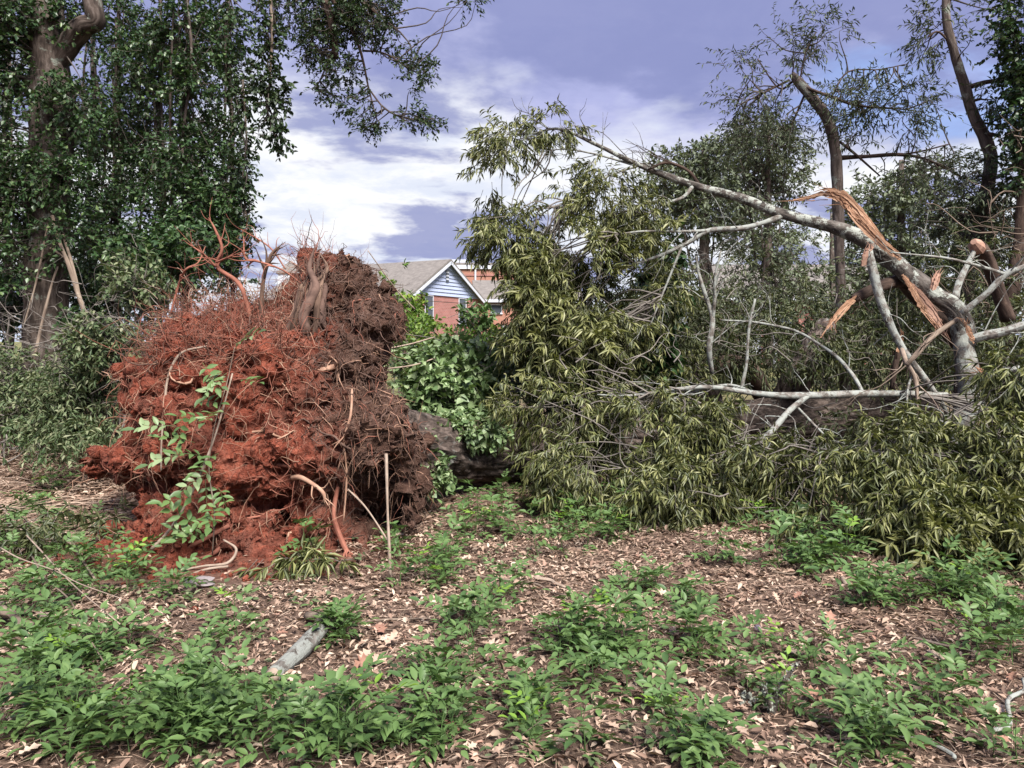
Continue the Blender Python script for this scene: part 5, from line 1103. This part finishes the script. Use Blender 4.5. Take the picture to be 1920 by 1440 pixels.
# thick lichen spotted branch piece with a cut end
LB = thing('branch_piece', G(540, 1245), 'thick short lichen spotted branch with pale cut end', 'branch')
def lichen_log():
    a, b, c = G(512, 1282), G(560, 1240), G(600, 1200)
    for q, h in ((a, .04), (b, .045), (c, .05)): q[2] += h
    mb = MB(); limb_mesh(mb, np.array([a, b, c]), [.038, .042, .036], 22, 14, .12, True, .2, (3, 3, .15)); mb.build('bark', M_GREYTRUNK, LB)
    d = unit(a - b); mb = MB(); limb_mesh(mb, np.array([a - d * .01, a + d * .02, a + d * .05]), [.037, .032, .012], 12, 3, .2, True, .3); mb.build('cut_end', M_PALESTICK, LB)
    e = G(640, 1178); e[2] += .05; mb = MB(); limb_mesh(mb, np.array([c, (c + e) / 2 + [-.06, .04, .02], e + [-.2, .05, 0]]), [.036, .03, .02], 14, 6, .15, True, .2); mb.build('fork', M_VINE, LB)
lichen_log()
# small twig with tufts of white lichen
LT = thing('lichen_twig', G(1450, 1335), 'upright forked twig furred with white lichen', 'twig')
def lichen_twig():
    base = G(1446, 1345); mb = MB(); tips = []
    for (px, py) in ((1500, 1240), (1432, 1285), (1470, 1300)):
        d = base[1]; e = P(px, py, d); p, r = limb_mesh(mb, np.array([base, (base + e) / 2 + rng.normal(size=3) * .015, e]), [.012, .009, .004], 7, 6, .2, True, .2); tips.append(p)
    mb.build('twig', M_TWIGDARK, LT)
    for p in tips:
        ml = MB(); q = p[rng.integers(2, len(p), 90)] + rdirs(90) * .012
        leaves(ml, T_BROAD, q, rdirs(90), rdirs(90), .013, .010); ml.build('lichen_tuft', M_LICHEN, LT)
    for (px, py) in ((1402, 1318), (1310, 1372)):
        ml = MB(); c = G(px, py); q = c + rdirs(70) * [.035, .035, .02] + [0, 0, .02]; leaves(ml, T_BROAD, q, rdirs(70), rdirs(70), .02, .018)
        o = ml.build('lichen_tuft', M_LICHEN); tag(o, 'pale lichen tuft on the litter beside the furred twig' if px > 1350 else 'smaller pale lichen tuft in the litter near the bottom edge', 'lichen')
lichen_twig()
def rock(px, py, s, mat, label, cat='stone', name='stone'):
    c = G(px, py); bmx = bmesh.new(); bmesh.ops.create_icosphere(bmx, subdivisions=3, radius=1)
    v = np.array([a.co[:] for a in bmx.verts]); f = np.array([[a.index for a in b.verts] for b in bmx.faces]); bmx.free()
    v = v * (1 + .3 * fbm(v * 1.6 + px, 3, 4))[:, None] * np.array(s) + c + [0, 0, s[2] * .5]; mb = MB(); mb.add(v, f); o = mb.build(name, mat, None, False); tag(o, label, cat)
rock(372, 1098, (.11, .06, .035), M_STONE, 'pale flat stone at the foot of the red clay')
M_DARKST = plain_mat('dark_cone', [(.05, .04, .06), (.12, .10, .13)], 20, .7, .01)
rock(1420, 1183, (.022, .02, .022), M_DARKST, 'small dark rounded nut on the open litter', 'nut', 'nut')
# wilted tuft
tf = thing('wilted_tuft', G(570, 1085), 'tuft of wilted long olive leaves before the root plate', 'plant')
ml, mt = MB(), MB(); q = np.repeat(G(575, 1080)[None], 26, 0) + rng.normal(size=(26, 3)) * [.16, .06, 0] + [0, 0, .10]; sprays(ml, mt, q, rdirs(26) + [0, -.3, .2], 11, .14, .12, .02, .9, .8)
ml.build('leaves', M_WILLOW, tf, kind='stuff'); mt.build('stems', M_TWIG, tf, kind='stuff')
tf = thing('wilted_tuft', G(60, 1010), 'spray of wilted olive oak leaves on the ground at the picture edge', 'plant')
ml, mt = MB(), MB(); q = np.repeat(G(70, 1030)[None], 90, 0) + rng.normal(size=(90, 3)) * [.32, .28, .05] + [0, 0, .14]; sprays(ml, mt, q, rdirs(90) + [0, -.2, .2], 11, .18, .11, .02, .7, .8)
ml.build('leaves', M_WILLOWBACK, tf, kind='stuff'); mt.build('stems', M_TWIG, tf, kind='stuff')

# ---------------------------------------------------------------- the vine seedling on the root plate
VS = thing('climbing_seedling', P(395, 1020, 5.5), 'leafy compound leaved vine climbing the front of the root plate', 'vine')
limb('stem', [(398, 1040, 5.42, 2), (402, 960, 5.42, 2.2), (392, 880, 5.46, 2), (402, 800, 5.5, 2), (425, 720, 5.56, 1.6), (440, 650, 5.62, 1)], M_VINE, VS, 5, 6)
for (px, py) in ((440, 655), (380, 680), (452, 715), (365, 755), (412, 770), (332, 800), (365, 830), (398, 790), (385, 705), (425, 700), (390, 860), (405, 880), (385, 900), (410, 915), (380, 935), (402, 950), (390, 970), (415, 975), (370, 990), (395, 1000), (380, 1015), (355, 850), (410, 850), (345, 770)):
    loc = Vector(P(px, py, 5.42 + (1040 - py) / 390 * .2)) - VS.location
    place_leaf(LEAF_V[int(rng.integers(0, 4))], VS, loc, Vector((rng.normal() * .9, -.45, .1 + .5 * rng.normal())), Vector((.2 * rng.normal(), -.7, 1)), float(rng.uniform(.95, 1.35)))

# ---------------------------------------------------------------- seedlings of the forest floor
def seedling(px, py, h, nl, label, group, young=False):
    g = G(px, py); t = thing('seedling', g, label, 'plant', group); lean = np.array([rng.normal() * .12, rng.normal() * .12 - .03, 1.]); top = lean * h
    mb = MB(); p = curve([np.zeros(3), top * .5 + rng.normal(size=3) * .012, top], 4); tubes(mb, p[None], np.linspace(.0035, .0015, len(p)), 4)
    mkobj('stem', mb.mesh('stem'), M_SEED, t, loc=(0, 0, 0))
    a0 = rng.uniform(0, 6.28)
    for i in range(nl):
        f = .22 + .78 * i / max(nl - 1, 1); q = p[min(int(f * (len(p) - 1)), len(p) - 1)]; a = a0 + i * 2.4 + rng.normal() * .3
        el = .0 + .5 * f + rng.normal() * .22
        me = (LEAF_Y if young and i >= nl - 2 else LEAF_G); me = me[int(rng.integers(0, len(me)))]
        place_leaf(me, t, q, (math.cos(a), math.sin(a), el), (rng.normal() * .2, rng.normal() * .2, 1), float(rng.uniform(.8, 1.25)) * (.64 + .80 * h))
ZONES = [  # label, centre and spread in photo pixels, count, height
    ('the dense carpet', [(80, 1390, 130, 45, 9), (250, 1390, 130, 40, 9), (420, 1400, 120, 40, 9), (600, 1400, 100, 36, 8), (120, 1280, 110, 50, 8), (330, 1310, 90, 40, 7), (700, 1400, 60, 30, 4)], .22),
    ('the root plate foreground', [(60, 1190, 70, 30, 6), (250, 1200, 80, 24, 4), (160, 1140, 60, 20, 4), (480, 1190, 60, 24, 3), (640, 1200, 40, 20, 5), (300, 1130, 40, 14, 2), (500, 1330, 60, 20, 3), (120, 1230, 80, 30, 6)], .17),
    ('the red clay toe', [(200, 1085, 60, 22, 6), (130, 1080, 40, 20, 4), (262, 1105, 30, 12, 2), (560, 1040, 14, 8, 1)], .26),
    ('the dark root side', [(800, 1085, 50, 24, 6), (730, 1050, 30, 14, 3), (860, 1080, 40, 20, 3), (830, 1040, 40, 20, 3)], .24),
    ('the bright trunk side patch', [(930, 985, 70, 30, 11), (1040, 985, 70, 30, 12), (1110, 1000, 50, 24, 6), (980, 930, 60, 16, 5), (1060, 1040, 60, 12, 4)], .26),
    ('the tall growth', [(1165, 975, 20, 12, 2), (1185, 960, 14, 8, 1)], .42),
    ('the large central patch', [(1110, 1235, 70, 30, 9), (1040, 1225, 50, 24, 5), (1130, 1300, 50, 16, 4), (1190, 1220, 40, 20, 3)], .25),
    ('the slanting middle row', [(1170, 1120, 30, 24, 3), (1240, 1130, 40, 24, 4), (1290, 1150, 30, 18, 3), (1290, 1240, 24, 16, 2), (1320, 1215, 26, 14, 2)], .2),
    ('the branch piece surroundings', [(860, 1210, 30, 30, 4), (900, 1160, 40, 24, 4), (830, 1290, 40, 24, 4), (880, 1250, 40, 24, 3), (970, 1140, 40, 20, 3)], .2),
    ('the bottom edge centre', [(970, 1340, 40, 20, 4), (1000, 1390, 30, 14, 3), (820, 1400, 40, 24, 4), (1090, 1415, 20, 8, 1), (860, 1350, 40, 20, 2)], .2),
    ('the blue green patch', [(1500, 1060, 70, 20, 10), (1560, 1055, 60, 16, 6), (1440, 1000, 30, 14, 2), (1350, 1060, 30, 16, 3), (1500, 1010, 50, 10, 3)], .28),
    ('the drooping foliage edge', [(1680, 1140, 60, 16, 6), (1790, 1120, 70, 20, 8), (1870, 1170, 40, 40, 7), (1860, 1240, 40, 24, 5), (1640, 1145, 24, 10, 2)], .24),
    ('the lichen branch corner', [(1600, 1400, 60, 24, 7), (1290, 1425, 40, 14, 4), (1350, 1420, 40, 14, 3), (1700, 1330, 40, 16, 3), (1590, 1320, 40, 20, 3), (1530, 1260, 24, 12, 2), (1760, 1350, 40, 16, 3), (1880, 1430, 30, 10, 2), (1480, 1320, 30, 14, 2)], .2),
    ('the bare open litter', [(1500, 1230, 60, 24, 2), (1290, 1330, 60, 14, 3), (1720, 1250, 60, 20, 3), (1430, 1250, 60, 40, 2)], .13),
    ('the edge below the bank', [(40, 960, 40, 20, 6), (90, 930, 30, 14, 4), (40, 890, 50, 14, 4), (140, 1010, 40, 16, 4), (30, 1010, 40, 16, 4), (30, 1080, 40, 30, 4), (70, 1130, 40, 16, 3)], .22)]
ORD = ['first', 'second', 'third', 'fourth', 'fifth', 'sixth', 'seventh', 'eighth', 'ninth', 'tenth', 'eleventh', 'twelfth', 'thirteenth']
for lab, cl, h in ZONES:
    for ci, (cx, cy, sx, sy, n) in enumerate(sorted(cl)):
        n = max(1, int(n * (1.05 if 'carpet' in lab else .88) + .3))
        spots = sorted((cx + rng.uniform(-1, 1) * sx, min(cy + rng.uniform(-1, 1) * sy, 1470)) for k in range(n))
        for k, (px, py) in enumerate(spots):
            where = ORD[k] + ' green seedling from the left' if n > 1 else 'lone green seedling'
            if len(cl) > 1: where += ', ' + ORD[ci] + ' clump of '
            else: where += ' of '
            seedling(px, py, h * float(rng.uniform(.55, 1.1)), int(rng.integers(6, 10)), where + lab, 'seedlings of ' + lab, rng.uniform() < .13)

# ---------------------------------------------------------------- leaf litter
def litter_points(n, y0, y1, margin=1.1):
    y = np.sqrt(rng.uniform(y0 ** 2, y1 ** 2, n)); x = rng.uniform(-1, 1, n) * (y * .70 + margin); return x, y
def clay_keep(x, y):
    r = np.hypot((x + 2.15) * .62, (y - 6.1) * .85); return r + .35 * fbm(np.stack([x, y, 0 * x], -1) * 1.2, 2, 77) > .82 + 0 * x
def litter(tpl, n, y0, y1, L, W, tilt, mb, lift=.012):
    x, y = litter_points(n, y0, y1); k = clay_keep(x, y) | (rng.uniform(0, 1, n) < .08); x, y = x[k], y[k]; m = len(x)
    a = rng.uniform(0, 6.283, m); yd = np.stack([np.cos(a), np.sin(a), rng.normal(size=m) * tilt], -1); nr = rdirs(m) * tilt * 1.3 + [0, 0, 1]
    b = np.stack([x, y, gz(x, y) + lift + rng.uniform(0, .016, m)], -1); s = rng.uniform(.55, 1.2, m)
    leaves(mb, tpl, b, yd, nr, L * s, W * s * rng.uniform(.8, 1.2, m))
lm = MB()
litter(T_CURL, 7000, 2.1, 6.6, .050, .022, .34, lm); litter(T_OAK, 1800, 2.1, 6.6, .080, .060, .25, lm, .016); litter(T_LANCE, 14000, 2.1, 6.6, .055, .011, .30, lm); litter(T_QUAD, 30000, 2.1, 6.8, .036, .015, .45, lm, .008)
litter(T_QUAD, 7000, 6.3, 11, .05, .022, .4, lm); litter(T_CURL, 6000, 6.3, 12, .075, .04, .3, lm); litter(T_LANCE, 4000, 6.3, 12, .09, .02, .3, lm)
for _t, _n, _L, _W in ((T_CURL, 2600, .07, .03), (T_LANCE, 4200, .11, .014)):
    x = rng.uniform(-5.9, -2.7, _n); y = rng.uniform(6.4, 9.4, _n); a = rng.uniform(0, 6.283, _n)
    leaves(lm, _t, np.stack([x, y, gz(x, y) + rng.uniform(.01, .05, _n)], -1), np.stack([np.cos(a), np.sin(a), rng.normal(size=_n) * .25], -1), rdirs(_n) * .5 + [0, 0, 1], _L * rng.uniform(.6, 1.3, _n), _W * rng.uniform(.6, 1.3, _n))
lm.build('leaf_litter', M_DRY, kind='stuff', label='brown and tan dead leaves covering the forest floor')
sm = MB(); x, y = litter_points(22000, 2.1, 9.5); k = clay_keep(x, y); x, y = x[k], y[k]; m = len(x); a = rng.uniform(0, 6.283, m); ln = rng.uniform(.03, .16, m) * rng.choice([1, 1, 1, 2.2], m)
p0 = np.stack([x, y, gz(x, y) + .012], -1); p2 = np.stack([x + np.cos(a) * ln, y + np.sin(a) * ln, 0 * x], -1); p2[:, 2] = gz(p2[:, 0], p2[:, 1]) + rng.uniform(.01, .035, m)
pm = (p0 + p2) / 2 + rng.normal(size=(m, 3)) * (ln * .06)[:, None] + [0, 0, .008]
tubes(sm, np.stack([p0, p2], 1), np.array([[1, .6]]) * rng.uniform(.0008, .0028, (m, 1)), 3)
_n = 1500; x = rng.uniform(-5.9, -2.6, _n); y = rng.uniform(6.2, 9.2, _n); a = rng.normal(.25, .5, _n); ln = rng.uniform(.15, .6, _n)
p0 = np.stack([x, y, gz(x, y) + rng.uniform(.01, .08, _n)], -1); p2 = p0 + np.stack([np.cos(a) * ln, np.sin(a) * ln, rng.normal(size=_n) * .05], -1)
tubes(sm, np.stack([p0, (p0 + p2) / 2 + rng.normal(size=(_n, 3)) * .02 + [0, 0, .02], p2], 1), np.array([[1, .9, .6]]) * rng.uniform(.0015, .004, (_n, 1)), 3)
sm.build('twig_litter', M_STRAW, kind='stuff', label='thin dead straw and twigs strewn over the forest floor')
# low creeping leaves too small to pick apart
gm = MB(); x, y = litter_points(2600, 2.3, 8.5); k = clay_keep(x, y) & (fbm(np.stack([x, y, 0 * x], -1) * .9, 2, 91) > .12); x, y = x[k], y[k]; m = len(x)
for j in range(3):
    a = rng.uniform(0, 6.283, m); leaves(gm, T_BROAD, np.stack([x, y, gz(x, y) + rng.uniform(.02, .07, m)], -1), np.stack([np.cos(a), np.sin(a), rng.normal(size=m) * .3], -1), rdirs(m) * .4 + [0, 0, 1], rng.uniform(.025, .055, m), rng.uniform(.018, .036, m))
gm.build('ground_cover', M_BRUSH, kind='stuff', label='small creeping green leaves scattered through the litter')
# the largest dead leaves, one by one
DL = []
for i in range(6):
    ml = MB(); leaves(ml, T_OAK, np.zeros((1, 3)), np.array([[0, 1., .05]]), np.array([[.1 * i - .2, 0, 1]]), .115, .085 if i % 3 else .06)
    me = ml.mesh('dead_leaf'); me.materials.append(plain_mat('dead_leaf_%s' % 'abcdef'[i], [[(.30, .20, .145), (.46, .33, .25)], [(.36, .25, .19), (.54, .42, .33)], [(.20, .10, .07), (.34, .19, .135)]][i % 3], 25, .75, .003)); DL.append(me)
for k in range(45):
    while True:
        px, py = rng.uniform(20, 1900), rng.uniform(1120, 1430)
        if k < 0 or px > 640 or py < 1250: break
    g = G(px, py); o = bpy.data.objects.new('dead_leaf', DL[k % 6]); col.objects.link(o); o.location = Vector(g) + Vector((0, 0, .035)); o.rotation_euler = (rng.normal() * .3, rng.normal() * .3, rng.uniform(0, 6.28)); o.scale = (float(rng.uniform(.7, 1.15)),) * 3
    tag(o, 'large curled tan dead leaf lying on top of the leaf litter', 'leaf', 'large dead leaves on the litter')
